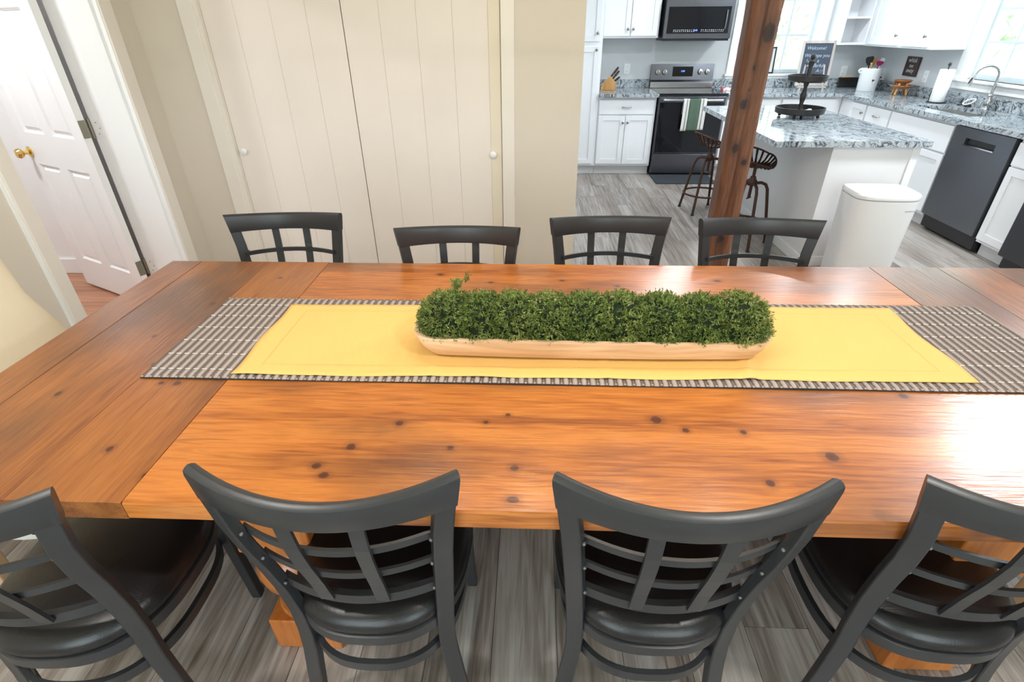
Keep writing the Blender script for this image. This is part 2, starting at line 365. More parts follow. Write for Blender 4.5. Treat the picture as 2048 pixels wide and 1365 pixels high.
def text(name, s, size, mat, parent, loc, rot, align='CENTER', shear=0, thick=.0006):
    cu = bpy.data.curves.new(name, 'FONT'); cu.body = s; cu.size = size; cu.align_x = align; cu.extrude = thick; cu.shear = shear; cu.resolution_u = 3
    tmp = bpy.data.objects.new(name, cu); COL.objects.link(tmp)
    me = bpy.data.meshes.new_from_object(tmp.evaluated_get(bpy.context.evaluated_depsgraph_get()))
    bpy.data.objects.remove(tmp); me.materials.clear(); me.materials.append(MATS[mat]); me.name = name
    return put(name, me, parent, loc, 0, 0, rot)
def sup(a, b, n, k, N):   # superellipse point
    t = 2*PI*k/N; c, s = math.cos(t), math.sin(t)
    return (a*math.copysign(abs(c)**(2/n), c), b*math.copysign(abs(s)**(2/n), s))

# ------------------------------------------------------------------ the room
XL, YC, XR, YB, YF, ZC = -2.10, 3.13, 3.86, 6.88, -1.70, 2.45
fl = struct(B(XL-.14, XR, YF, YB, -.06, -.004).build('floor', 'rubber'), 'grey-brown wood plank floor')
PW, PL = .182, 1.22
nx = int(math.ceil((XR-XL)/PW))
for i in range(nx):
    x0 = XL+i*PW; x1 = min(XR, x0+PW-.0015); y = YF-random.random()*PL
    while y < YB:
        y0, y1 = max(YF, y), min(YB, y+PL-.0015); y += PL
        if y1-y0 > .02:
            B(-(x1-x0)/2, (x1-x0)/2, -(y1-y0)/2, (y1-y0)/2, -.004, 0).build('plank', 'floor_wood', fl, ((x0+x1)/2, (y0+y1)/2, random.uniform(-.0004, .0)))
struct(B(XL-.14, XR+.14, YF-.14, YB+.14, ZC, ZC+.1).build('ceiling', 'ceiling_white'), 'flat white ceiling')

# left wall with the doorway
m = MB(); m.box(XL-.24, XL, YF, 2.00, 0, ZC).box(XL-.24, XL, 2.0, 2.96, 2.10, ZC).box(XL-.24, XL, 2.96, YC+.12, 0, ZC)
struct(m.build('wall_left', 'wall_beige'), 'taupe wall beside the doorway')
struct(B(XL-.02, XL+.022, 2.0, 2.07, 0, 2.1).build('trim_1', 'trim_paint', None, bevel=.003), 'near doorway casing')
struct(B(XL-.02, XL+.022, 2.872, 2.958, 0, 2.1).build('trim_2', 'trim_paint', None, bevel=.003), 'far doorway casing')
struct(B(XL-.02, XL+.022, 2.0, 2.958, 2.07, 2.16).build('trim_3', 'trim_paint', None, bevel=.003), 'doorway head casing')
jb = struct(B(XL-.25, XL+.012, 2.87, 2.961, 0, 2.07).build('trim_4', 'white_trim', None), 'white doorway jamb with hinges')
B(XL-.155, XL-.02, 2.862, 2.872, 0, 2.07).build('door_stop', 'white_trim', jb, bevel=.002)
struct(B(XL-.25, XL+.012, 1.99, 2.068, 0, 2.07).build('trim_5', 'white_trim', None), 'near doorway jamb')

# the open six-panel door, hinged on the far jamb
dw, dh, dt = .76, 2.03, .036
ang = math.radians(153.5)
d1 = bpy.data.objects.new('door_1', None); COL.objects.link(d1); d1.location = (XL-.262, 2.826, .012); d1.rotation_euler = (0, 0, ang); struct(d1, 'white six-panel interior door standing open with brass knob')
# local: x along leaf from hinge, visible face at +y (turned toward the camera)
m = MB(); st = .105
cols = ((st, dw/2-.045), (dw/2+.045, dw-st)); rows = ((.20, .80), (.98, 1.58), (1.70, 1.92))
xs = [0, cols[0][0], cols[0][1], cols[1][0], cols[1][1], dw]; zs = [0, .20, .80, .98, 1.58, 1.70, 1.92, dh]
for i in range(5):
    for j in range(7):
        if i in (1, 3) and j in (1, 3, 5): continue
        m.box(xs[i], xs[i+1], -dt/2, dt/2, zs[j], zs[j+1])
m.build('leaf', 'white_trim', d1)
for c in cols:
    for r in rows:
        pm = MB(); e = .034
        for sg in (-1, 1):
            def q(x0, x1, z0, z1, y): return [(x0, sg*y, z0), (x1, sg*y, z0), (x1, sg*y, z1), (x0, sg*y, z1)]
            pm.loft([q(c[0], c[1], r[0], r[1], dt/2), q(c[0]+.012, c[1]-.012, r[0]+.012, r[1]-.012, dt/2-.014), q(c[0]+e, c[1]-e, r[0]+e, r[1]-e, dt/2-.003), q(c[0]+e, c[1]-e, r[0]+e, r[1]-e, 0)], False); k_ = len(pm.v); pm.f.append((k_-8, k_-7, k_-6, k_-5))
        pm.build('panel', 'white_trim', d1)
kn = MB().lathe([(0, 0), (.031, 0), (.031, .006), (.013, .012), (.011, .034), (.024, .042), (.029, .056), (.022, .070), (0, .074)], 20).build('knob', 'brass', d1, (dw-.062, dt/2, .865), smooth=40, rot=(-PI/2, 0, 0))
for hz in (.262, 1.048, 1.80):
    h = MB(); h.tube([(0, 0, hz-.048), (0, 0, hz+.048)], .0075, 10)
    hb = h.build('hinge', 'hinge_brass', jb, (XL-.252, 2.861, 0), smooth=40)
    B(XL-.244, XL-.198, 2.866, 2.8715, hz-.044, hz+.044).build('hinge_plate', 'white_trim', jb)
    for sx, sz in ((.016, .028), (.03, 0), (.016, -.028)):
        MB().lathe([(0, 0), (.003, 0), (.003, .002), (0, .002)], 8).build('screw', 'dark_nickel', jb, (XL-.235+sx, 2.866, hz+sz), rot=(PI/2, 0, 0))
    B(-.0025, .001, -dt/2+.002, dt/2-.002, hz-.056, hz+.032).build('hinge_leaf', 'hinge_brass', d1)
# hall behind the doorway
struct(B(XL-.24, XL, 2.07, 2.87, -.004, .006).build('trim_10', 'hall_floor_wood', None, bevel=.002), 'wooden door threshold')
hf = struct(B(-4.6, XL-.14, 1.0, 4.2, -.06, -.004).build('floor_hall', 'rubber'), 'orange-brown wood floor of the room beyond the doorway')
for i in range(20):
    B(-1.18, 1.18, -.038, .0375, -.004, 0).build('plank', 'hall_floor_wood', hf, (-3.42, 2.0+i*.077, 0))
struct(B(-4.6, XL-.24, 3.34, 3.46, 0, ZC).build('wall_hall_back', 'white_trim'), 'white wall of the room beyond the doorway')
struct(B(-4.7, -4.6, 1.0, 3.46, 0, ZC).build('wall_hall_left', 'white_trim'), 'far white wall beyond the doorway')
struct(B(-4.6, XL-.24, .9, 1.0, 0, ZC).build('wall_hall_front', 'white_trim'))
struct(B(-4.7, XL-.24, .9, 3.46, ZC, ZC+.1).build('ceiling_hall', 'ceiling_white'))
struct(B(-4.6, XL-.26, 3.326, 3.34, .0, .11).build('baseboard_hall', 'white_trim', None, bevel=.003))

# closet wall
m = MB(); m.box(XL, -1.782, YC, YC+.12, 0, ZC).box(-1.782, -.16, YC, YC+.12, 2.08, ZC).box(-.16, .252, YC, YC+.12, 0, ZC)
struct(m.build('wall_closet', 'wall_beige'), 'beige wall around the closet doors')
struct(B(.13, .252, YC+.12, YB, 0, ZC).build('wall_closet_side', 'wall_grey'))
struct(B(-2.34, .13, 3.8, 3.86, 0, ZC).build('wall_closet_back', 'wall_beige'))
struct(B(-2.34, -2.22, YC+.12, 3.8, 0, ZC).build('wall_closet_left', 'wall_beige'))
struct(B(-1.845, -1.765, YC-.022, YC+.01, 0, 2.15).build('trim_6', 'trim_paint', None, bevel=.004), 'left closet casing')
struct(B(-.184, -.112, YC-.014, YC+.01, 0, 2.15).build('trim_7', 'trim_paint', None, bevel=.004), 'right closet casing')
struct(B(-1.845, -.112, YC-.02, YC+.01, 2.08, 2.16).build('trim_8', 'trim_paint', None, bevel=.004), 'closet head casing')
struct(B(-1.766, -1.745, YC-.012, YC+.10, 0, 2.08).build('trim_9', 'trim_paint', None), 'closet jamb')
def closet_door(n, edges, label, knobx, knobz, stile=None):
    d = bpy.data.objects.new('door_%d' % n, None); COL.objects.link(d); d.location = ((edges[0]+edges[-1])/2, YC+.02, .012); struct(d, label)
    cx = d.location.x
    B(edges[0]-cx+.002, edges[-1]-cx-.002, .016, .03, 0, 2.06).build('backing', 'closet_paint', d)
    for i in range(len(edges)-1):
        a, b_ = edges[i]-cx, edges[i+1]-cx
        st_ = stile and i == len(edges)-2
        B(a+.0004, b_-.0004, -.008 if st_ else -.002, .017, 0, 2.06).build('stile' if st_ else 'board', 'closet_stile_paint' if st_ else 'closet_paint', d, bevel=.0011)
    MB().lathe([(0, 0), (.013, 0), (.010, .010), (.013, .016), (.019, .022), (.020, .029), (.013, .035), (0, .036)], 18).build('knob', 'white_trim', d, (knobx-cx, -.002, knobz-.012), smooth=40, rot=(PI/2, 0, 0))
closet_door(2, (-1.744, -1.571, -1.382, -1.194, -1.010), 'cream tongue-and-groove closet door, left leaf', -1.700, .880)
closet_door(3, (-1.006, -.813, -.621, -.434, -.249, -.187), 'cream tongue-and-groove closet door, right leaf', -.236, .863, True)

# kitchen back wall with its window, right wall with two openings, front wall with two windows
m = MB(); m.box(.252, 2.30, YB, YB+.14, 0, ZC).box(3.12, XR+.14, YB, YB+.14, 0, ZC).box(2.30, 3.12, YB, YB+.14, 0, 1.0).box(2.30, 3.12, YB, YB+.14, 2.10, ZC)
struct(m.build('wall_back', 'wall_grey'), 'pale grey kitchen wall behind the range')
RW = ((4.43, 5.41, 1.06, 2.12), (.7, 1.7, .95, 2.1))
m = MB(); ys = [YF, .7, 1.7, 4.43, 5.41, YB]
for i in range(5):
    if i == 1: m.box(XR, XR+.14, ys[i], ys[i+1], 0, RW[1][2]).box(XR, XR+.14, ys[i], ys[i+1], RW[1][3], ZC)
    elif i == 3: m.box(XR, XR+.14, ys[i], ys[i+1], 0, RW[0][2]).box(XR, XR+.14, ys[i], ys[i+1], RW[0][3], ZC)
    else: m.box(XR, XR+.14, ys[i], ys[i+1], 0, ZC)
struct(m.build('wall_right', 'wall_grey'), 'pale grey kitchen wall over the sink run')
m = MB()
for a, b_, z0, z1 in ((XL-.24, -1.8, 0, ZC), (-.3, .6, 0, ZC), (2.1, XR, 0, ZC), (-1.8, -.3, 0, .45), (-1.8, -.3, 2.2, ZC), (.6, 2.1, 0, .45), (.6, 2.1, 2.2, ZC)):
    m.box(a, b_, YF-.14, YF, z0, z1)
struct(m.build('wall_front', 'wall_beige'))

def window(n, w, h, loc, rz, cols, rows, cas, label, sill=True, casing='white_trim'):
    """local: opening x 0..w, z 0..h, room face at y=0, outdoors +y; frame, muntins, panes and casings are parts"""
    o = bpy.data.objects.new('window_%d' % n, None); COL.objects.link(o); o.location = loc; o.rotation_euler = (0, 0, rz); struct(o, label)
    f = .045
    for a in ((0, f, 0, h), (w-f, w, 0, h), (f, w-f, 0, f), (f, w-f, h-f, h)):
        B(a[0], a[1], .05, .10, a[2], a[3]).build('window_frame', 'sash_paint', o, bevel=.004)
    pw, ph = (w-2*f)/cols, (h-2*f)/rows
    for i in range(1, cols): B(f+i*pw-.009, f+i*pw+.009, .062, .088, f, h-f).build('muntin', 'sash_paint', o)
    for j in range(1, rows):
        for i in range(cols): B(f+i*pw+.009, f+(i+1)*pw-.009, .062, .088, f+j*ph-.009, f+j*ph+.009).build('muntin', 'sash_paint', o)
    for i in range(cols):
        for j in range(rows): B(f+i*pw+.005, f+(i+1)*pw-.005, .073, .077, f+j*ph+.005, f+(j+1)*ph-.005).build('pane', 'window_glass', o)
    for a in ((-cas, .004, -.0, h+cas), (w-.004, w+cas, -.0, h+cas), (.004, w-.004, h, h+cas)):
        B(a[0], a[1], -.020, .0, a[2], a[3]).build('casing', casing, o, bevel=.003)
    if sill:
        B(-cas-.02, w+cas+.02, -.045, .05, -.022, .0).build('sill', casing, o, bevel=.004)
        B(-cas, w+cas, -.018, .0, -.085, -.022).build('apron', casing, o, bevel=.003)
    for a in ((-.001, .012, 0, h), (w-.012, w+.001, 0, h)): B(a[0], a[1], 0, .13, a[2], a[3]).build('jamb_lining', casing, o)
    return o
window(1, .82, 1.10, (2.30, YB, 1.00), 0, 3, 3, .10, 'white gridded window behind the wooden post')
window(2, .98, 1.06, (XR, 5.41, 1.06), -PI/2, 3, 4, .11, 'white gridded window over the sink')
window(3, 1.0, 1.15, (XR, 1.7, .95), -PI/2, 2, 2, .10, 'white window of the dining side')
window(4, 1.5, 1.75, (-.3, YF, .45), PI, 2, 2, .09, 'dining window behind the camera, one', True)
window(5, 1.5, 1.75, (2.1, YF, .45), PI, 2, 2, .09, 'dining window behind the camera, two', True)

# out of doors
struct(B(-30, 40, -30, 45, -.6, -.3).build('ground_outdoors', 'lawn'), 'lawn outside the windows')
def tree(loc, r, h, label):
    t = thing('tree', label, 'tree', loc, 0, 'trees outside')
    MB().tube([(0, 0, 0), (.1, 0, h*.4), (0, .1, h*.8)], [.18, .14, .06], 8).build('trunk', 'bark', t, smooth=40)
    cr = MB()
    for k in range(1600):
        v = Vector((random.gauss(0, 1), random.gauss(0, 1), random.gauss(0, 1))).normalized()*r*random.uniform(.55, 1)
        p = Vector((v.x, v.y, h*.75+v.z*1.1)); s_ = random.uniform(.10, .2)
        a = Vector((random.gauss(0, 1), random.gauss(0, 1), random.gauss(0, 1))).normalized(); b_ = a.orthogonal().normalized()
        cr.add([p-a*s_, p+b_*s_*.5, p+a*s_, p-b_*s_*.5], [(0, 1, 2, 3)])
    stuff(cr.build('crown', 'tree_leaf', t))
tree((5.4, 15.5, -.3), 2.3, 3.8, 'leafy tree outside the back kitchen window')
tree((9.8, 10.8, -.3), 2.2, 3.9, 'leafy tree outside the window over the sink')
tree((13.5, 5.6, -.3), 2.2, 4.2, 'leafy tree farthest right outside the sink window')

# ------------------------------------------------------------------ ceiling lamps above the picture, with added fill lights
def fill_downlight(x, y, power, col, label):  # added lamp, no such fixture in view; brightens the space below it
    t = thing('fill_light', label, 'light', (x, y, ZC), 0, 'added ceiling fill lights')
    MB().lathe([(.095, 0), (.095, -.006), (.075, -.010), (.072, 0)], 28).build('trim_ring', 'white_trim', t, smooth=40)
    MB().lathe([(0, -.002), (.072, -.002), (.072, -.006), (0, -.006)], 28).build('lens', 'led_glow', t)
    lamp('AREA', (x, y, ZC-.014), power, col, .14)
COOL = (.86, .94, 1.0)
for i, (x, y) in enumerate(((1.2, 4.4), (2.9, 4.4), (1.7, 5.7), (2.9, 5.7))):
    fill_downlight(x, y, 16, COOL, 'added kitchen fill light, number %s from the camera side' % ('four', 'five', 'one before the range', 'one before the corner', 'nearest the dining table')[i])  # added to lift and cool the white cabinets
for i, (x, y) in enumerate(((-1.2, .2), (1.0, .2))):
    fill_downlight(x, y, 17, (1, .96, .91), 'added dining fill light on the %s of the camera' % ('left', 'right')[i])  # added to brighten the near floor, chairs and camera-facing sides
fill_downlight(-3.1, 2.3, 27, (.95, .98, 1), 'added fill light in the room beyond the doorway')  # added so the room past the door looks bright
t = thing('ceiling_light', 'round flush ceiling light over the passage right of the dining table', 'light', (3.12, 2.76, ZC))
MB().lathe([(.26, 0), (.27, -.02), (.26, -.04), (.245, -.045), (.245, 0)], 36).build('rim', 'white_trim', t, smooth=40)
MB().lathe([(0, -.050), (.15, -.048), (.244, -.040), (.244, -.005), (0, -.005)], 36).build('diffuser', 'led_glow', t, smooth=40)
lamp('AREA', (3.12, 2.76, ZC-.056), 52, COOL, .48)
ch = thing('chandelier', 'dark metal linear chandelier with warm globes above the dining table', 'chandelier', (.18, 1.42, ZC))
MB().lathe([(0, 0), (.06, 0), (.06, -.02), (0, -.03)], 20).build('canopy', 'lamp_metal', ch, smooth=40)
for s_ in (-.3, .3): MB().tube([(s_*.12, 0, -.02), (s_, 0, -.45)], .006, 8).build('rod', 'lamp_metal', ch)
MB().tube([(-.62, 0, -.45), (.62, 0, -.45)], .014, 10).build('bar', 'lamp_metal', ch)
for s_ in (-.55, -.18, .18, .55):
    MB().lathe([(.012, 0), (.02, -.01), (.02, -.05), (.03, -.06)], 14, (s_, 0, -.45)).build('socket', 'lamp_metal', ch, smooth=40)
    MB().lathe([(0, 0), (.03, -.004), (.045, -.03), (.045, -.05), (.03, -.075), (0, -.082)], 16, (s_, 0, -.505)).build('globe', 'lamp_glow', ch, smooth=60)
    lamp('POINT', (.18+s_, 1.42, ZC-.63), 5.5, (1, .86, .70), .05)

# ------------------------------------------------------------------ dining table
T = thing('dining_table', 'long orange-stained plank farmhouse table with breadboard ends and turned legs', 'table', (.22, 1.195, 0))
tx, ty = .22, 1.195
Y0, Y1, ZT, ZB = .632, 1.762, .76, .716
xa, xb = -.745, 1.186
def tboard(x0, x1, y0, y1, mat, bev=.0022):
    return B(-(x1-x0)/2, (x1-x0)/2, -(y1-y0)/2, (y1-y0)/2, ZB-ZT, 0).build('board', mat, T, ((x0+x1)/2-tx, (y0+y1)/2-ty, ZT), bevel=bev)
nb = 5; bw = (Y1-Y0)/nb
for i in range(nb):   # long boards; only the outer two have an eased outer edge
    h_ = bw/2; r_ = .004; hb = ZB-ZT
    lo = [(-h_, hb+r_), (-h_, -r_), (-h_+r_, 0)] if i == 0 else [(-h_, hb), (-h_, 0)]
    hi = [(h_-r_, 0), (h_, -r_), (h_, hb+r_)] if i == nb-1 else [(h_, 0), (h_, hb)]
    hl = (xb-xa)/2-.0012
    MB().loft([[(x, y, z) for y, z in lo+hi] for x in (-hl, hl)]).build('board', 'table_wood', T, ((xa+xb)/2-tx, Y0+(i+.5)*bw-ty, ZT))
for a, b_ in ((-1.337, -1.2245), (-1.2225, -.9682), (-.9680, xa-.0012), (xb+.0012, 1.42), (1.4202, 1.5975), (1.5990, 1.712)):
    tboard(a, b_, Y0, Y1, 'table_wood_end', .0012)
B(-.62, .62, -.045, .045, ZB-.06, ZB).build('cleat', 'leg_wood', T, bevel=.004)
for lx in (-.61, 1.05):
    for ly in (.88, 1.52):
        g = MB(); s_ = .092
        g.box(-s_, s_, -s_, s_, .41, ZB); g.box(-s_, s_, -s_, s_, 0, .125)
        g.lathe([(.088, .125), (.088, .14), (.06, .155), (.066, .175), (.058, .19), (.075, .215), (.105, .26), (.112, .30), (.098, .345), (.066, .375), (.085, .39), (.088, .41)], 28)
        g.build('leg', 'leg_wood', T, (lx-tx, ly-ty, 0), smooth=38, bevel=.004)
    B(-.05, .05, -.24, .24, .63, ZB).build('leg_rail', 'leg_wood', T, (lx-tx, .005, 0), bevel=.003)

# ------------------------------------------------------------------ runner, cloth
rx0, rx1, ry0, ry1 = -.963, 1.33, 1.018, 1.452
R_ = thing('table_runner', 'grey-brown ribbed woven table runner with pale stitch lines', 'table runner', (rx0, ry0, ZT+.0008))
m = MB(); P = .0215; N = int((rx1-rx0)/P*8); rowsn = 44; L = rx1-rx0; D = ry1-ry0
for j in range(rowsn+1):
    v = j/rowsn
    for i in range(N+1):
        u = i/N*L; edge = .0025*math.sin(v*31)*(1 if i in (0, N) else 0) + (.006*math.exp(-((v)/.03)**2) if i == N else 0)
        z = .0052+.0016*math.cos(2*PI*(u/P-.68)) - .0012*math.exp(-(((v*6.2) % 1-.5)/.06)**2)
        if j in (0, rowsn): z = .003
        m.v.append((u+edge*.4, v*D+.0018*math.sin(u*9), z))
for j in range(rowsn):
    for i in range(N): a = j*(N+1)+i; m.f.append((a, a+1, a+N+2, a+N+1))
m.build('weave', 'runner_weave', R_, smooth=60)
B(-.0005, L+.0005, -.0012, D+.0012, 0, .0028).build('backing', 'runner_edge', R_)
for r in range(6):
    s_ = MB(); yy = ((r+.5)/6.2)*D
    for k in range(int(L/P)):
        u = (k+.18)*P + .003; zz = .0072
        s_.add([(u, yy-.0011, zz-.001), (u+P*.62, yy-.0011, zz-.001), (u+P*.62, yy+.0011, zz-.001), (u, yy+.0011, zz-.001), (u+.002, yy, zz+.0005), (u+P*.62-.002, yy, zz+.0005)],
               [(0, 1, 5, 4), (1, 2, 5), (2, 3, 4, 5), (3, 0, 4)])
    s_.build('stitch_row', 'runner_stitch', R_)
for yy in (-.0006, D-.0034):
    s_ = MB()
    for k in range(int(L/P)): s_.box(k*P+.002, k*P+.002+P*.22, yy, yy+.004, .0035, .0058)
    stuff(s_.build('edge_stitch', 'runner_edge_stitch', R_))

yc = [(-.742, 1.030), (1.058, 1.047), (1.060, 1.428), (-.741, 1.406)]
C_ = thing('tablecloth_panel', 'plain golden yellow cloth lying along the grey runner', 'cloth', (-.742, 1.03, ZT+.0078))
NX, NY = 130, 26; top = []; 
def cpt(u, v):
    x = (1-v)*((1-u)*yc[0][0]+u*yc[1][0])+v*((1-u)*yc[3][0]+u*yc[2][0]); y = (1-v)*((1-u)*yc[0][1]+u*yc[1][1])+v*((1-u)*yc[3][1]+u*yc[2][1])
    e = math.exp(-(v/.05)**2)*.0022*math.sin(u*23+1)*math.sin(u*7) ; y += e
    x += .004*math.sin(v*9+.5)*math.exp(-((u)/.02)**2)+.006*math.sin(v*8)*math.exp(-((1-u)/.02)**2)
    z = .0006+.0010*(1+math.sin(u*29+v*3))*.5+.0007*(1+math.sin(u*61-v*5))*.5+.0025*math.exp(-(v/.06)**2)*max(0, math.sin(u*19+1.2))**6
    for cu, h_, sl in ((.705, .0055, .02), (.275, .0020, .0), (.515, .0020, .0), (.86, .0018, .03), (.12, .0012, .01)):
        z += h_*math.exp(-((u-cu-sl*v)/.006)**2)
    return (x+.742, y-1.03, z)
m = MB()
for j in range(NY+1):
    for i in range(NX+1): m.v.append(cpt(i/NX, j/NY))
for j in range(NY):
    for i in range(NX): a = j*(NX+1)+i; m.f.append((a, a+1, a+NX+2, a+NX+1))
cl = m.build('cloth', 'yellow_cloth', C_, smooth=60)
so = cl.modifiers.new('thick', 'SOLIDIFY'); so.thickness = .0012; so.offset = 1
s_ = MB()
def dash(u, v, du, dv):
    p = Vector(cpt(u, v)); q = Vector(cpt(u+du, v+dv)); t = (q-p).normalized(); nn = Vector((-t.y, t.x, 0))*.0007; up = Vector((0, 0, .0014))
    s_.add([p-nn+up, q-nn+up, q+nn+up, p+nn+up], [(0, 1, 2, 3)])
for k in range(270):
    u = .035+k/270*.93
    dash(u, .115, .0016, 0); dash(u, .885, .0016, 0)
for k in range(56):
    v = .115+k/56*.77
    dash(.035, v, 0, .006); dash(.965, v, 0, .006)
s_.build('hem_stitch', 'yellow_stitch', C_)

# ------------------------------------------------------------------ dough bowl with greenery
bx, by, bz = .149, 1.188, ZT+.0125
D_ = thing('dough_bowl', 'long shallow pale wooden dough bowl with rounded ends', 'bowl', (bx, by, bz))
def stad(a, b_, z, N=72, n=3.6): 
    pts = []
    for k in range(N):
        t = 2*PI*k/N; c, s2 = math.cos(t), math.sin(t)
        ex = (a-b_)*math.copysign(min(1, abs(c)*1.9), c); 
        pts.append((ex+b_*math.copysign(abs(c)**.9, c), b_*math.copysign(abs(s2)**.72, s2), z+.0015*math.sin(3*t+1)*(z > .03)))
    return pts
m = MB(); m.loft([stad(.402, .068, 0), stad(.424, .078, .006), stad(.444, .088, .028), stad(.455, .094, .056), stad(.453, .093, .060), stad(.437, .083, .060), stad(.428, .080, .045), stad(.40, .066, .018)])
m.build('bowl', 'pine', D_, smooth=50)

def clump(i, cx, deep, w=1.0, h=1.0, extra=False):
    rx, ry, rh = .074*w, .087, .092*h
    ordn = ('leftmost', 'second', 'third', 'fourth', 'fifth', 'sixth', 'seventh', 'eighth', 'rightmost')[i]
    lab = {0: 'leftmost green moss-like clump in the wooden bowl, with a stray upright sprig', 8: 'rightmost, largest green moss-like clump in the wooden bowl'}.get(i, '%s green moss-like clump from the left in the wooden bowl' % ordn)
    t = thing('greenery_clump', lab, 'greenery', (cx, by+.002, bz+.053), 0, 'artificial greenery in the dough bowl')
    m = MB()
    rings = []
    for j in range(8):
        a = j/7*PI*.5; ca = math.cos(a)**.75; rings.append([(rx*.84*ca*math.cos(2*PI*k/18)+1e-4, ry*.84*ca*math.sin(2*PI*k/18), rh*.84*math.sin(a)) for k in range(18)])
    m.loft(rings); m.build('core', 'moss_core', t, smooth=80)
    g = MB(); rg = random.Random(50+i)
    def leaflet(p, d, ln, w_):
        s2 = d.orthogonal().normalized(); s2 = (s2*rg.uniform(-1, 1)+d.cross(s2)*rg.uniform(-1, 1)).normalized()*w_
        g.add([p, p+d*ln*.55+s2, p+d*ln, p+d*ln*.55-s2], [(0, 1, 2, 3)])
    def sprig(p, d, ln):
        q = p+d*ln; s2 = d.orthogonal().normalized()*.0006
        g.add([p-s2, p+s2, q], [(0, 1, 2)])
        for k in range(9):
            f = .25+.75*k/8; b0 = p+d*ln*f
            dd = (d*.75+Vector((rg.gauss(0, 1), rg.gauss(0, 1), rg.gauss(0, 1)))*.62).normalized()
            leaflet(b0, dd, rg.uniform(.006, .0115), rg.uniform(.0009, .0017))
    for k in range(900):
        u = rg.uniform(0, 2*PI); zz = rg.uniform(-.12, 1)**1.0; rr = math.sqrt(max(0, 1-max(0, zz)**2))**.75*(1 if zz < .9 else rg.random()**.5)
        nrm = Vector((rr*math.cos(u)/rx, rr*math.sin(u)/ry, max(-.1, zz)/rh)).normalized()
        p = Vector((rx*rr*math.cos(u), ry*rr*math.sin(u), rh*zz))*rg.uniform(.80, .93)
        if p.z < .006: p.z = .006+abs(p.z)*.2; nrm.z = abs(nrm.z)*.2-.12
        d = (nrm+Vector((rg.gauss(0, 1), rg.gauss(0, 1), rg.gauss(0, 1)))*.32).normalized()
        sprig(p, d, rg.uniform(.008, .017))
    if extra:
        for k in range(26):
            b0 = Vector((.016, .035, .085)); d = Vector((rg.uniform(-.4, .8), rg.uniform(-.2, .4), 1)).normalized()
            sprig(b0+d*rg.uniform(0, .022), (d+Vector((rg.gauss(0, .4), rg.gauss(0, .4), 0))).normalized(), .013)
        for k in range(7): sprig(Vector((.040+.001*k, .04, .100+.0035*k)), Vector((rg.uniform(-.3, .7), .1, 1)).normalized(), .010)
    g.build('sprigs', 'sprig_deep' if deep else 'sprig_green', t)
xs_ = [-.214, -.132, -.046, .042, .134, .228, .326, .428, .522]
for i, x in enumerate(xs_): clump(i, x, i in (1, 4, 6, 7), 1.12 if i in (0, 8) else 1.0, (1.0, .94, .97, .93, 1.0, 1.02, .97, .95, 1.04)[i], i == 0)

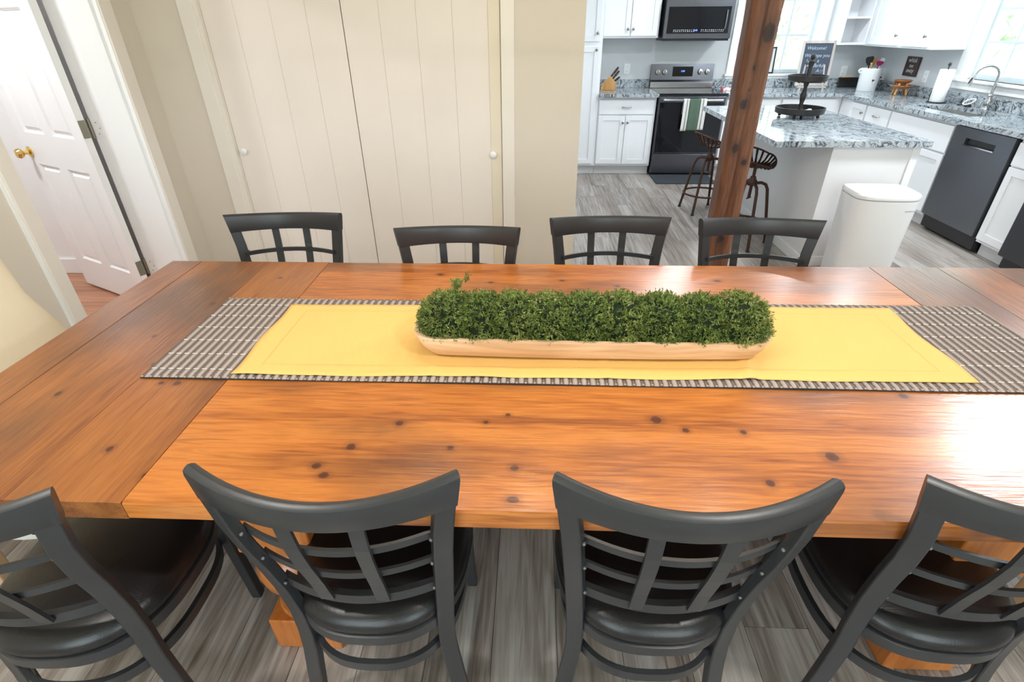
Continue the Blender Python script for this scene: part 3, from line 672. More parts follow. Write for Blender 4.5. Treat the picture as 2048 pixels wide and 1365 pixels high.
# ------------------------------------------------------------------ lattice-back chairs
UP = [(0, .206, -.158), (.08, .199, -.154), (.17, .190, -.150), (.25, .182, -.147), (.32, .178, -.146), (.40, .180, -.146), (.50, .187, -.155), (.60, .195, -.172), (.68, .202, -.189), (.75, .209, -.199), (.82, .218, -.201), (.88, .2265, -.200)]
def upx(z):
    for a, b_ in zip(UP, UP[1:]):
        if z <= b_[0]: f = (z-a[0])/(b_[0]-a[0]); return a[1]+f*(b_[1]-a[1]), a[2]+f*(b_[2]-a[2])
    return UP[-1][1], UP[-1][2]
def make_chair():
    t = thing('dining_chair', 'chair', 'chair')
    for s_ in (-1, 1):
        rings = []
        for z, x, y in UP[:-1]+[(.862, .2238, -.2003)]:
            th = math.radians(6+20*min(1, z/.7))*s_; c_, n_ = math.cos(th), math.sin(th); cx, cy = s_*(x-.018), y-.0095*min(1, z/.8)
            rings.append([(cx+c_*a-n_*b_, cy+n_*a+c_*b_, z) for a, b_ in ((-.019, -.0118), (.0185, -.0118), (.0185, .0118), (-.019, .0118))])
        MB().loft(rings).build('back_post', 'chair_metal', t, bevel=.003, smooth=40)
        MB().rsweep([(s_*.160, .165, .40), (s_*.164, .180, .2), (s_*.168, .193, 0)], .028, .028).build('front_leg', 'chair_metal', t, bevel=.003)
        B(-.020, .020, -.013, .013, 0, .006).build('glide', 'rubber', t, (s_*.188, -.158, -.0005))
    NB = 26
    def ypos(z, u, bow): x, y = upx(z); return y - bow*(1-u*u)
    # curved top rail with a rounded top edge
    rings = []
    for i in range(NB+1):
        u = -1+2*i/NB; x = u*(upx(.88)[0]-.001)
        xb_ = u*(upx(.81)[0]-.001)
        y1, y0 = ypos(.88, u, .066), ypos(.81, u, .058)
        zt, zb = .881-.014*(1-u*u), .810-.004*(1-u*u)
        sec = [(zb, -.011), (zb+.004, -.0128), (zt-.015, -.0128), (zt-.006, -.011), (zt-.002, -.006), (zt, 0), (zt-.002, .006), (zt-.006, .011), (zt-.015, .0128), (zb+.004, .0128), (zb, .011)]
        th = math.atan(2*.062*u/.222); c_, n_ = math.cos(th), math.sin(th)
        rings.append([(xb_+(x-xb_)*(z-zb)/(zt-zb)-o*n_, y0+(y1-y0)*(z-zb)/(zt-zb)+o*c_, z) for z, o in sec])
    MB().loft(rings).build('top_rail', 'chair_metal', t, smooth=35)
    for z, hgt, th, bow in ((.722, .016, .007, .050), (.632, .016, .007, .046), (.524, .026, .014, .040)):
        rings = []; x = upx(z)[0]-.03
        for i in range(NB+1):
            u = -1+2*i/NB; y = ypos(z, u, bow)+.002
            rings.append([(u*x, y-th/2, z-hgt/2), (u*x, y+th/2, z-hgt/2), (u*x, y+th/2, z+hgt/2), (u*x, y-th/2, z+hgt/2)])
        MB().loft(rings).build('lattice_rail' if hgt < .02 else 'lower_rail', 'chair_metal', t, smooth=35)
        for s_ in (-1, 1):
            MB().lathe([(0, 0), (.003, .001), (.0042, .004), (.003, .007), (0, .008)], 8).build('weld', 'weld_metal', t, (s_*(upx(z)[0]-.036), ypos(z, .82, bow)-.003, z+.001), smooth=60)
    for s_ in (-1, 1):
        rings = []
        for k in range(9):
            z = .524+(.815-.524)*k/8; x = s_*(.056+.006*k/8); u = .29; y = ypos(z, u, .040+.016*k/8)-.005
            rings.append([(x-.0135, y-.004, z), (x+.0135, y-.004, z), (x+.0135, y+.003, z), (x-.0135, y+.003, z)])
        MB().loft(rings).build('lattice_upright', 'chair_metal', t)
    N = 56
    def seat_ring(a, b_, z, n=2.6):
        return [(x*(1+.06*y/.2), y, z) for x, y in (sup(a, b_, n, k, N) for k in range(N))]
    MB().loft([seat_ring(.186, .198, .404), seat_ring(.197, .209, .410), seat_ring(.200, .212, .424), seat_ring(.196, .208, .440), seat_ring(.178, .190, .453), seat_ring(.13, .14, .459), seat_ring(.05, .05, .460)]).build('seat', 'chair_vinyl', t, smooth=50)
    MB().loft([seat_ring(.194, .206, .372), seat_ring(.200, .212, .374), seat_ring(.200, .212, .402), seat_ring(.194, .206, .404), seat_ring(.176, .188, .404), seat_ring(.176, .188, .372)], False, True).build('seat_frame', 'chair_metal', t, smooth=40)
    MB().zsweep([(x, y, .288) for x, y, z in seat_ring(.180, .207, 0)], .012, .028, True).build('hoop_stretcher', 'chair_metal', t, smooth=40)
    for k, (a, b_) in enumerate(((-.168, -.18), (.168, -.18), (-.165, .155), (.165, .155))): pass
    return t
CH = make_chair()
near = [(-.990, .742, 3, 'near-side lattice-back chair at the left frame edge, beside the printed seat'), (-.342, .812, 0, 'near-side black lattice-back chair in front of the left table leg, second from left'),
        (.266, .812, 0, 'near-side black lattice-back chair just right of centre, third from left'), (.866, .818, -2, 'near-side black lattice-back chair at the right, under the glare on the table')]
far = [(-.963, 1.749, 184, 'far-side black lattice-back chair before the closet, leftmost and tallest showing'), (-.268, 1.600, 182, 'far-side black lattice-back chair pushed in furthest, lowest behind the table'),
       (.298, 1.726, 182, 'far-side black lattice-back chair before the kitchen opening, left of the wooden post'), (.841, 1.712, 178, 'far-side black lattice-back chair in front of the wooden post')]
for i, (x, y, a, lab) in enumerate(near+far):
    o = CH if i == 0 else copy_tree(CH)
    o.location = (x, y, 0); o.rotation_euler = (0, 0, math.radians(a)); tag(o, lab, 'chair', 'black lattice-back dining chairs')

# upholstered end chairs; local: sitter faces +x, origin under the seat
def make_end_chair():
    t = thing('upholstered_chair', 'x', 'chair')
    def rr(cy, w, d, x, z, N=40, n=5):
        return [(x+px, cy+py, z) for px, py in (sup(d, w, n, k, N) for k in range(N))]
    rings = []
    for k in range(15):
        f = k/14; z = .44+.62*f
        w = .47-.125*min(1, f/.5)**.8 if f < .5 else .345-.03*(f-.5)
        if f > .8: w *= math.sqrt(max(.05, 1-((f-.8)/.2)**2*.55))
        rings.append(rr(0, w, .045 if f < .95 else .03, -.235-.07*f, z))
    MB().loft(rings).build('backrest', 'cream_fabric', t, smooth=60)
    MB().loft([rr(0, .32, .24, .02, .36), rr(0, .33, .25, .02, .37), rr(0, .33, .25, .02, .43), rr(0, .315, .235, .02, .455), rr(0, .2, .17, .02, .465)]).build('seat', 'print_fabric', t, smooth=50)
    p = MB()
    for sg in (-1, 1):
        for k in range(16):
            x = -.20+k*.029
            if k % 5 == 4: continue
            p.add([(x, sg*.3295, .395), (x+.012, sg*.3295, .395), (x+.012, sg*.3305, .395), (x, sg*.3305, .395), (x+.002, sg*.3308, .412), (x+.014, sg*.3308, .412), (x+.014, sg*.3295, .412), (x+.002, sg*.3295, .412)],
                  [(0, 1, 2, 3), (4, 5, 6, 7), (0, 1, 5, 4), (2, 3, 7, 6), (1, 2, 6, 5), (0, 3, 7, 4)])
    stuff(p.build('fabric_print', 'black_print', t))
    for sx in (-1, 1):
        for sy in (-1, 1):
            MB().rsweep([(.02+sx*.20, sy*.22, .37), (.02+sx*.215, sy*.215, 0)], .045, .045).build('leg', 'light_leg_wood', t, bevel=.004)
    return t
EC = make_end_chair()
EC.location = (-1.445, 1.165, 0); tag(EC, 'cream upholstered end chair with printed seat at the left end of the table', 'chair', 'upholstered end chairs')
e2 = copy_tree(EC); e2.location = (1.605, 1.140, 0); e2.rotation_euler = (0, 0, PI); tag(e2, 'upholstered end chair with pale wooden legs at the right end of the table', 'chair', 'upholstered end chairs')

# ------------------------------------------------------------------ timber post
m = MB(); rg = random.Random(3); rings = []
prof = [(-.071, -.040), (-.046, -.064), (.050, -.067), (.070, -.050), (.071, .050), (.05, .067), (-.05, .066), (-.071, .045)]
sub = []
for i in range(8):
    a, b_ = prof[i], prof[(i+1) % 8]
    for k in range(4): sub.append((a[0]+(b_[0]-a[0])*k/4, a[1]+(b_[1]-a[1])*k/4))
ph = [rg.uniform(0, 6) for _ in sub]
for j in range(50):
    z = ZC*j/49; ring = []
    for k, (x, y) in enumerate(sub):
        d = 1+.020*math.sin(z*7+ph[k]*.6)+.016*math.sin(z*17+ph[k])+rg.uniform(-.012, .012)
        cut = 0
        if k in (6,): cut = .014 if .3 < z < 1.9 else .006   # long drying check
        ring.append((x*d+.006*math.sin(z*3), y*d+cut, z))
    rings.append(ring)
m.loft(rings)
PO = thing('timber_post', 'rough-hewn reddish-brown timber post between dining table and kitchen', 'post', (1.093, 3.012, 0))
m.build('beam', 'post_wood', PO, smooth=50)
# ------------------------------------------------------------------ kitchen cabinetry
def knob(parent, loc, mat='dark_nickel', rot=(PI/2, 0, 0)):
    return MB().lathe([(0, 0), (.006, 0), (.005, .012), (.012, .018), (.014, .023), (.009, .028), (0, .029)], 14).build('knob', mat, parent, loc, smooth=50, rot=rot)
def pull(parent, loc, w=.09):
    return MB().tube([(-w/2, .002, 0), (-w/2, -.016, -.002), (-w/4, -.024, -.004), (w/4, -.024, -.004), (w/2, -.016, -.002), (w/2, .002, 0)], .0048, 8).build('pull', 'dark_nickel', parent, loc, smooth=60)
def shaker(parent, x0, x1, z0, z1, name='door', fr=.052, flat=False):
    """panel front standing proud of y=0; returns the door mesh"""
    d = MB(); w, h = x1-x0, z1-z0
    if flat: d.box(0, w, -.019, -.0005, 0, h)
    else:
        d.box(0, fr, -.019, -.0005, 0, h).box(w-fr, w, -.019, -.0005, 0, h).box(fr, w-fr, -.019, -.0005, 0, fr).box(fr, w-fr, -.019, -.0005, h-fr, h).box(fr, w-fr, -.011, -.0005, fr, h-fr)
    return d.build(name, 'cabinet_white', parent, (x0, 0, z0), bevel=.0015)
def cabinet(label, w, d, z0, z1, loc, rz=0, toe=0, group='white shaker kitchen cabinets', name='kitchen_cabinet', open_=False):
    t = thing(name, label, 'cabinet', loc, rz, group)
    if not open_: B(0, w, 0, d, z0+toe, z1).build('carcass', 'cabinet_white', t, bevel=.0015)
    if toe: B(0, w, .055, d, z0, z0+toe).build('toe_kick', 'toe_kick_paint', t)
    return t
FY = 6.265
# tall pantry
t = cabinet('tall white pantry cabinet at the kitchen wall end, left of the knife block', .43, .60, 0, 2.2, (.262, FY, 0), 0, .10, name='pantry_cabinet')
d = shaker(t, .02, .40, .125, 1.305); knob(d, (.38-.030, -.019, 1.150))
d = shaker(t, .02, .40, 1.35, 2.18); knob(d, (.38-.030, -.019, .075))
# base with drawer
t = cabinet('white base cabinet with drawer and two doors, left of the range', .625, .60, 0, .824, (.695, FY, 0), 0, .10, name='base_cabinet')
d = shaker(t, .01, .605, .652, .800, 'drawer', flat=True); pull(d, (.2975, -.019, .075))
d = shaker(t, .01, .300, .125, .640); knob(d, (.290-.022, -.019, .445))
d = shaker(t, .307, .605, .125, .640); knob(d, (.022, -.019, .445))
# upper
t = cabinet('white wall cabinet with two doors above the knife block', .60, .32, 1.372, 2.2, (.712, YB-.321, 0), 0, name='wall_cabinet')
d = shaker(t, .012, .292, 1.392, 2.18); knob(d, (.280-.024, -.019, .065))
d = shaker(t, .300, .580, 1.392, 2.18); knob(d, (.024, -.019, .065))
# base right of range on the back wall
t = cabinet('white base cabinet between the range and the kitchen corner', 1.228, .60, 0, .824, (2.062, FY, 0), 0, .10, name='base_cabinet')
for a in (0.01, .600):
    d = shaker(t, a, a+.56, .652, .800, 'drawer', flat=True); pull(d, (.28, -.019, .075))
    d = shaker(t, a, a+.275, .125, .640); knob(d, (.253, -.019, .445)); d = shaker(t, a+.283, a+.56, .125, .640); knob(d, (.022, -.019, .445))
# corner cabinet: filler face and folding door on the right run
RX = 3.292
t = cabinet('white corner base cabinet with a small folding door under the crock', .53, .565, 0, .824, (RX, FY, 0), -PI/2, .10, name='corner_cabinet')
d = shaker(t, .235, .515, .125, .800); knob(d, (.250, -.019, .60))
# back-run panel of the corner (faces the camera)
d = shaker(t, 0, .0, 0, .0) if False else None
cp_ = thing('corner_cabinet_door', 'white corner cabinet door facing the island, left of the knobbed door', 'cabinet door', (3.24, FY, 0), 0, 'white shaker kitchen cabinets')
# drawer base, sink base
t = cabinet('white drawer base cabinet between the corner and the sink front', .41, .565, 0, .824, (RX, 5.733, 0), -PI/2, .10, name='base_cabinet')
d = shaker(t, .012, .398, .652, .800, 'drawer', flat=True); pull(d, (.19, -.019, .075))
d = shaker(t, .012, .398, .40, .640, 'drawer', flat=True); pull(d, (.19, -.019, .12)); d = shaker(t, .012, .398, .125, .390, 'drawer', flat=True); pull(d, (.19, -.019, .12))
t = thing('sink_cabinet', 'white sink base cabinet with wide blank front, left of the dishwasher', 'cabinet', (RX, 5.32, 0), -PI/2, 'white shaker kitchen cabinets')
B(0, .85, 0, .565, .10, .60).build('carcass', 'cabinet_white', t); B(0, .85, 0, .018, .60, .824).build('front_rail', 'cabinet_white', t); B(0, .85, .055, .565, 0, .10).build('toe_kick', 'toe_kick_paint', t)
for x in (0, .832): B(x, x+.018, .018, .565, .60, .824).build('side_panel', 'cabinet_white', t)
d = shaker(t, .012, .838, .600, .800, 'false_front', flat=True)
d = shaker(t, .012, .420, .125, .585); knob(d, (.385, -.019, .40)); d = shaker(t, .428, .838, .125, .585); knob(d, (.025, -.019, .40))
t = cabinet('white base cabinet right of the dishwasher, next to the dark refrigerator', .31, .565, 0, .824, (RX, 3.845, 0), -PI/2, .10, name='base_cabinet')
d = shaker(t, .012, .30, .652, .800, 'drawer', flat=True); d = shaker(t, .012, .30, .125, .640)
COL.objects.unlink(cp_); bpy.data.objects.remove(cp_)
# upper run: open end shelves on the back wall, doors on the right wall
t = thing('open_shelf_unit', 'white open end shelves between the back window and the corner wall cabinet', 'shelf', (3.245, YB-.30, 0), 0)
for x in (0, .262): B(x, x+.018, 0, .298, 1.295, 2.2).build('side_panel', 'cabinet_white', t)
B(.018, .262, .286, .298, 1.295, 2.2).build('back_panel', 'cabinet_white', t)
for z in (1.295, 1.535, 1.80, 2.18): B(.018, .262, 0, .286, z, z+.018).build('shelf', 'cabinet_white', t)
t = cabinet('white corner wall cabinet with two doors above the crock and bowls', 1.378, .33, 1.285, 2.2, (3.528, YB-.002, 0), -PI/2, name='wall_cabinet')
d = shaker(t, .340, .895, 1.302, 2.18, fr=.06); knob(d, (.555-.035, -.019, .085))
d = shaker(t, .935, 1.335, 1.302, 2.18, fr=.06); knob(d, (.400-.035, -.019, .085))

# worktops
def slab(name, boxes, label, extra=()):
    t = thing(name, label, 'countertop', (boxes[0][0], boxes[0][2], .824))
    x_, y_ = boxes[0][0], boxes[0][2]
    m = MB()
    for a in boxes: m.box(a[0]-x_, a[1]-x_, a[2]-y_, a[3]-y_, 0.0005, .036)
    m.build('slab', 'granite', t)
    for a in extra: B(a[0]-x_, a[1]-x_, a[2]-y_, a[3]-y_, .0362, a[4]-.824).build('backsplash', 'granite', t, bevel=.002)
    return t
slab('granite_worktop', [(.694, 1.330, 6.205, YB-.001)], 'grey swirled granite worktop under the knife block', [(.694, 1.330, YB-.022, YB-.001, .950)])
SX0, SX1, SY0, SY1 = 3.40, 3.74, 4.56, 5.24
slab('granite_worktop', [(2.062, XR-.001, 6.205, YB-.001), (3.25, XR-.001, SY1, 6.205), (3.25, SX0, SY0, SY1), (SX1, XR-.001, SY0, SY1), (3.25, XR-.001, 3.535, SY0)],
     'grey swirled granite L-shaped worktop running along the sink wall', [(2.062, XR-.022, YB-.022, YB-.001, .950), (XR-.022, XR-.001, 3.535, YB-.001, .950)])
m = MB()
sk = thing('sink', 'undermounted stainless sink set in the granite worktop', 'sink', (SX0, SY0, .62))
m.box(0, SX1-SX0, 0, SY1-SY0, 0, .004).box(-.006, 0, 0, SY1-SY0, 0, .2035).box(SX1-SX0, SX1-SX0+.006, 0, SY1-SY0, 0, .2035).box(0, SX1-SX0, -.006, 0, 0, .2035).box(0, SX1-SX0, SY1-SY0, SY1-SY0+.006, 0, .2035)
m.build('basin', 'sink_steel', sk); MB().lathe([(0, .004), (.04, .004), (.04, .008), (.03, .006), (0, .006)], 18, (.17, .34, 0)).build('drain', 'chrome', sk)

# island
I = thing('kitchen_island', 'white-painted kitchen island base behind the trash can', 'island', (1.925, 3.585, 0))
B(0, .53, 0, 1.60, 0, .824).build('carcass', 'island_paint', I)
B(-.006, .0, 0, 1.60, 0, .824).build('seating_panel', 'island_paint', I)
B(-.016, .53, -.012, 0, 0, .075).build('base_trim', 'white_trim', I, bevel=.003); B(-.018, -.006, -.012, 1.60, 0, .075).build('base_trim', 'white_trim', I, bevel=.003)
B(.490, .536, -.010, 0, .0755, .824).build('corner_post', 'cabinet_white', I, bevel=.002)
slab('island_worktop', [(1.525, 2.495, 3.535, 5.235)], 'grey swirled granite island top with an overhang for the stools')

# range
RGE = thing('electric_range', 'black stainless electric range with glass cooktop and towel on its handle', 'range', (1.335, 6.235, 0))
rw = .715
B(0, rw, .02, .635, .02, .842).build('body', 'black_steel', RGE); B(.02, rw-.02, .04, .6, 0, .02).build('plinth', 'black_plastic', RGE)
B(-.002, rw+.002, -.025, .575, .842, .862).build('cooktop', 'black_glass', RGE, bevel=.003)
od = B(.004, rw-.004, -.02, .02, .245, .832).build('oven_door', 'black_steel', RGE, bevel=.003)
B(.015, rw-.015, -.0235, -.02, .255, .775).build('door_glass', 'black_glass', od)
h = MB().tube([(.045, -.062, .800), (rw-.045, -.062, .800)], .012, 12).build('handle', 'chrome', od, smooth=60)
for x in (.05, rw-.05): B(x-.012, x+.012, -.062, -.02, .790, .810).build('handle_bracket', 'brushed_steel', od, bevel=.002)
B(.004, rw-.004, -.018, .02, .035, .238).build('storage_drawer', 'black_steel', RGE, bevel=.003)
bgm = MB(); bgm.loft([[(x, y, z) for y, z in ((.575, .862), (.635, .862), (.635, 1.105), (.610, 1.105), (.588, .945), (.575, .925))] for x in (0, rw)])
bk = bgm.build('backguard', 'black_steel', RGE)
B(0, rw, .560, .576, .8625, .925).build('vent_strip', 'brushed_steel', RGE, bevel=.003)
tilt = math.atan2(.022, .16)
cpn = B(-.115, .115, -.004, 0, -.05, .05).build('control_display', 'black_glass', bk, (.362, .597, 1.030), rot=(-tilt, 0, 0))
text('clock_digits', '2:08', .024, 'display_blue', bk, (.362, .591, 1.026), (PI/2-tilt, 0, 0))
for x in (.075, .155, rw-.155, rw-.075):
    k = MB().lathe([(0, 0), (.029, 0), (.027, .020), (.024, .026), (0, .027)], 20).build('control_knob', 'chrome', bk, (x, .598, 1.025), smooth=40, rot=(PI/2-tilt, 0, 0))
    B(-.003, .003, -.02, .02, .027, .031).build('knob_pointer', 'black_plastic', k)
# dish towel over the oven handle
TW = thing('dish_towel', 'folded green and white striped dish towel over the oven handle', 'towel', (1.59, 6.235, .46))
def towel_strip(x0, x1, mat, zb, y):
    m = MB(); rows_ = 18; pts = []
    for k in range(rows_+1):
        f = k/rows_; z = zb+(.354-zb)*f
        pts.append((y-.010*math.sin(f*2.5)-.004, z))
    for k in range(7):
        a = PI*k/6; pts.append((-.062-.0155*math.cos(a)+(y+.0775)*0, .340+.0155*math.sin(a)))
    pts.append((-.0455, .20))
    for j, (yy, z) in enumerate(pts):
        fl_ = (.354-z)*.05
        for i in range(7):
            u = i/6; xx = x0+(x1-x0)*u
            m.v.append((xx+(xx-.12)*fl_*1.2, yy-.003*math.sin(u*9+z*6), z))
    for j in range(len(pts)-1):
        for i in range(6): a = j*7+i; m.f.append((a, a+1, a+8, a+7))
    o = m.build('towel_stripe', mat, TW, smooth=60); s2 = o.modifiers.new('thick', 'SOLIDIFY'); s2.thickness = .003
towel_strip(0, .032, 'towel_white', .035, -.078); towel_strip(.032, .040, 'towel_grey', .033, -.078); towel_strip(.040, .060, 'towel_white', .035, -.078)
towel_strip(.060, .178, 'towel_green', .038, -.079)
towel_strip(.178, .200, 'towel_white', .045, -.078); towel_strip(.200, .210, 'towel_grey', .045, -.078); towel_strip(.210, .240, 'towel_white', .045, -.078)
tag(B(0, .66, 0, .40, 0, .010).build('floor_mat', 'mat_grey', None, (1.335, 5.835, .0005), bevel=.004), 'dark grey floor mat in front of the range', 'mat')

# microwave
MW = thing('microwave_oven', 'black stainless over-the-range microwave with blue clock', 'microwave', (1.343, 6.47, 1.352))
mw_, mh = .703, .40
B(0, mw_, .02, .408, .012, mh).build('housing', 'black_plastic', MW); B(.01, mw_-.01, .0, .38, -.008, .012).build('vent_base', 'black_plastic', MW, bevel=.003)
md = B(0, mw_, -.012, .02, .012, mh).build('door', 'black_steel', MW, bevel=.004)
B(.030, mw_-.035, -.0155, -.012, .060, .300).build('door_glass', 'black_glass', md)
MB().tube([(mw_-.075, -.028, .10), (mw_-.075, -.034, .18), (mw_-.075, -.028, .27)], .008, 10).build('handle', 'black_steel', md, smooth=60)
text('clock_digits', '2:08', .022, 'display_blue', md, (mw_*.47, -.016, .082), (PI/2, 0, 0))
pm = MB()
for k in range(26):
    x = .10+k*.0205
    if 10 < k < 14: continue
    for z in (.076, .090): pm.box(x, x+random.uniform(.006, .013), -.0162, -.0155, z, z+.005)
pm.build('keypad_print', 'display_print', md)
t = cabinet('white wall cabinet above the microwave', .703, .36, 1.757, 2.2, (1.343, 6.515, 0), 0, name='wall_cabinet')

# dishwasher and refrigerator
DW = thing('dishwasher', 'dark stainless dishwasher with pocket handle under the sink worktop', 'dishwasher', (RX, 4.465, 0), -PI/2)
B(0, .60, .01, .55, .02, .820).build('tub', 'black_plastic', DW); B(.0, .60, .06, .5, 0, .12).build('kick_plate', 'black_plastic', DW)
dd = MB(); dd.box(.004, .596, -.022, .01, .125, .700).box(.004, .596, -.022, .01, .745, .815).box(.004, .15, -.022, .01, .70, .745).box(.45, .596, -.022, .01, .70, .745)
dr = dd.build('door', 'dishwasher_steel', DW); B(.15, .45, -.004, .008, .70, .745).build('handle_pocket', 'black_plastic', dr); B(.15, .45, -.026, -.018, .694, .702).build('handle_lip', 'chrome', dr)
FR = thing('refrigerator', 'dark stainless refrigerator at the right edge of the picture', 'refrigerator', (3.20, 3.52, 0), -PI/2)
B(0, .86, .05, .64, .03, 1.75).build('cabinet_body', 'black_plastic', FR)
B(0, .86, 0, .048, .12, .66).build('freezer_drawer', 'fridge_steel', FR, bevel=.006); B(0, .426, 0, .048, .672, 1.75).build('door', 'fridge_steel', FR, bevel=.006); B(.434, .86, 0, .048, .672, 1.75).build('door', 'fridge_steel', FR, bevel=.006)
B(.04, .82, .06, .08, .02, .11).build('grille', 'black_plastic', FR)
for x in (.05, .79): MB().lathe([(.022, 0), (.022, .02), (.012, .022), (.012, .05)], 12, (x, .09, 0)).build('foot', 'rubber', FR, smooth=40)
MB().tube([(.10, -.035, .60), (.76, -.035, .60)], .011, 10).build('handle', 'fridge_steel', FR, smooth=60)
for x in (.39, .47): MB().tube([(x, -.035, .75), (x, -.035, 1.5)], .011, 10).build('handle', 'fridge_steel', FR, smooth=60)

# trash can
TC = thing('trash_can', 'white rectangular step trash can with closed lid beside the island', 'trash can', (2.135, 3.315, 0), math.radians(-4))
def canr(a, b_, z, front=.0):
    out = []
    for k in range(56):
        x, y = sup(a, b_, 5.5, k, 56)
        if y < 0: y -= front*(1-(x/a)**2)
        out.append((x, y, z))
    return out
MB().loft([canr(.168, .118, .012, .02), canr(.170, .120, .02, .02), canr(.186, .138, .588, .028)]).build('body', 'can_white', TC, smooth=35)
MB().loft([canr(.182, .134, .588, .028), canr(.182, .134, .592, .028)]).build('gap', 'can_gap', TC)
MB().loft([canr(.187, .139, .592, .028), canr(.188, .140, .598, .028), canr(.188, .140, .612, .028), canr(.182, .134, .622, .028), canr(.15, .105, .628, .02), canr(.05, .04, .629, .01)]).build('lid', 'can_white', TC, smooth=35)
MB().loft([canr(.160, .11, 0, .02), canr(.160, .11, .012, .02)]).build('base', 'black_plastic', TC)
B(-.05, .05, -.185, -.12, .012, .024).build('pedal', 'brushed_steel', TC, bevel=.003)
text('lettering', 'simplehuman', .0135, 'grey_print', TC, (.118, -.1605, .530), (math.radians(91.7), 0, math.radians(11)), thick=.0003)

# bar stools
def make_stool(rz, seatz):
    t = thing('bar_stool', 'x', 'stool')
    for k in range(4):
        a = rz+PI/4+k*PI/2; c, s_ = math.cos(a), math.sin(a)
        pts = [(.02*c, .02*s_, .470), (.07*c, .07*s_, .474), (.105*c, .105*s_, .460), (.125*c, .125*s_, .425), (.15*c, .15*s_, .30), (.205*c, .205*s_, .008)]
        MB().tube(pts, .0115, 10).build('leg', 'rust_metal', t, smooth=60)
        MB().lathe([(.015, 0), (.015, .01), (.012, .012)], 10, (.205*c, .205*s_, 0)).build('foot', 'rubber', t)
    MB().tube([(.178*math.cos(2*PI*k/36), .178*math.sin(2*PI*k/36), .165) for k in range(36)], .009, 8, True).build('foot_ring', 'rust_metal', t, smooth=60)
    MB().tube([(0, 0, .36), (0, 0, seatz-.01)], .012, 10).build('screw', 'rust_metal', t, smooth=60)
    MB().lathe([(.03, .455), (.034, .46), (.034, .49), (.022, .505), (.02, .52)], 14).build('hub', 'rust_metal', t, smooth=40)
    MB().tube([(-.03, 0, .36), (.03, 0, .36)], .006, 8).build('screw_handle', 'rust_metal', t)
    # tractor seat: dished centre, slotted flared rear, rolled rim
    def rim(k, N=44):
        th = 2*PI*k/N; c, s_ = math.cos(th), math.sin(th)   # -y is the rear
        x = .185*c*(1-.10*max(0, s_)); y = .150*s_ if s_ < 0 else .125*s_
        z = .030+.085*max(0, -s_)**1.2+.028*abs(c)**3-.03*max(0, s_)*(1-abs(c))
        return Vector((x, y, z+seatz))
    MB().tube([rim(k) for k in range(44)], .0065, 8, True).build('seat_rim', 'rust_metal', t, smooth=60)
    MB().lathe([(0, 0), (.06, 0), (.085, .006), (.085, .011), (.06, .006), (0, .006)], 24, (0, .005, seatz-.006)).build('seat_plate', 'rust_metal', t, smooth=50)
    for k in range(22):
        p = rim(k*2); c = Vector((.078*math.cos(2*PI*k/22), .005+.078*math.sin(2*PI*k/22), seatz+.002)); mid = (p+c)/2+Vector((0, 0, -.012))
        MB().tube([c, mid, p], [.0095, .007, .009], 6).build('seat_slat', 'rust_metal', t, smooth=60)
    return t
s1 = make_stool(PI/2, .575); s1.location = (1.565, 4.90, 0); s1.rotation_euler = (0, 0, math.radians(-80)); tag(s1, 'rusty brown metal tractor-seat stool left of the post, in front of the range', 'stool', 'metal tractor-seat stools')
s2_ = make_stool(PI/4+math.radians(135), .60); s2_.location = (1.640, 4.045, 0); s2_.rotation_euler = (0, 0, math.radians(-135)); tag(s2_, 'rusty brown metal tractor-seat stool right of the post, nearer the trash can', 'stool', 'metal tractor-seat stools')

# ------------------------------------------------------------------ small things in the kitchen
ZW = .8603
# knife block
KB = thing('knife_block', 'honey-coloured wooden knife block left of the range', 'knife block', (.838, 6.63, ZW), math.radians(-14))
m = MB(); m.loft([[(x, y, z) for x, z in ((-.085, 0), (.075, 0), (.075, .075), (.012, .150), (-.072, .062))] for y in (-.06, .06)])
m.build('block', 'block_wood', KB, bevel=.003)
KD = Vector((.64, 0, .77)).normalized()
KN_N = Vector((.77, 0, -.64))
slots = [(q, yy) for q in (.86, .55) for yy in (-.036, .0, .036)] + [(.24, -.02), (.24, .025)]
KLAB = ('upper row, nearest', 'upper row, middle', 'upper row, rear', 'second row, nearest', 'second row, middle', 'second row, rear')
for i, (q, yy) in enumerate(slots):
    base = Vector((.075-.063*q, yy, .075+.075*q)); d_ = Vector((.60, 0, .80)) if i < 6 else Vector((.80, -.1, .60)).normalized()
    ln = (.105, .115, .10, .095, .10, .09, .07, .065)[i]
    lab = 'brown-handled knife in the wooden block, ' + KLAB[i] if i < 6 else 'black-handled tool low in the wooden block, %s' % ('nearer one', 'rear one')[i-6]
    R0 = Matrix.Rotation(math.radians(-14), 3, 'Z'); wp = R0 @ base + Vector((.838, 6.63, ZW)); wd = R0 @ d_
    kf = thing('kitchen_knife', lab, 'knife', tuple(wp), 0, 'knives in the block')
    MB().tube([wd*-.03, wd*.004, wd*.010, wd*ln*.6, wd*ln], [.002, .003, .0085, .0115, .0095], 8).build('handle', 'knife_handle' if i < 6 else 'black_handle', kf, smooth=50)
    for q2 in (.35, .7): MB().lathe([(0, -.012), (.003, -.012), (.003, .012), (0, .012)], 6).build('rivet', 'chrome', kf, tuple(wd*ln*q2), rot=(PI/2, 0, 0))
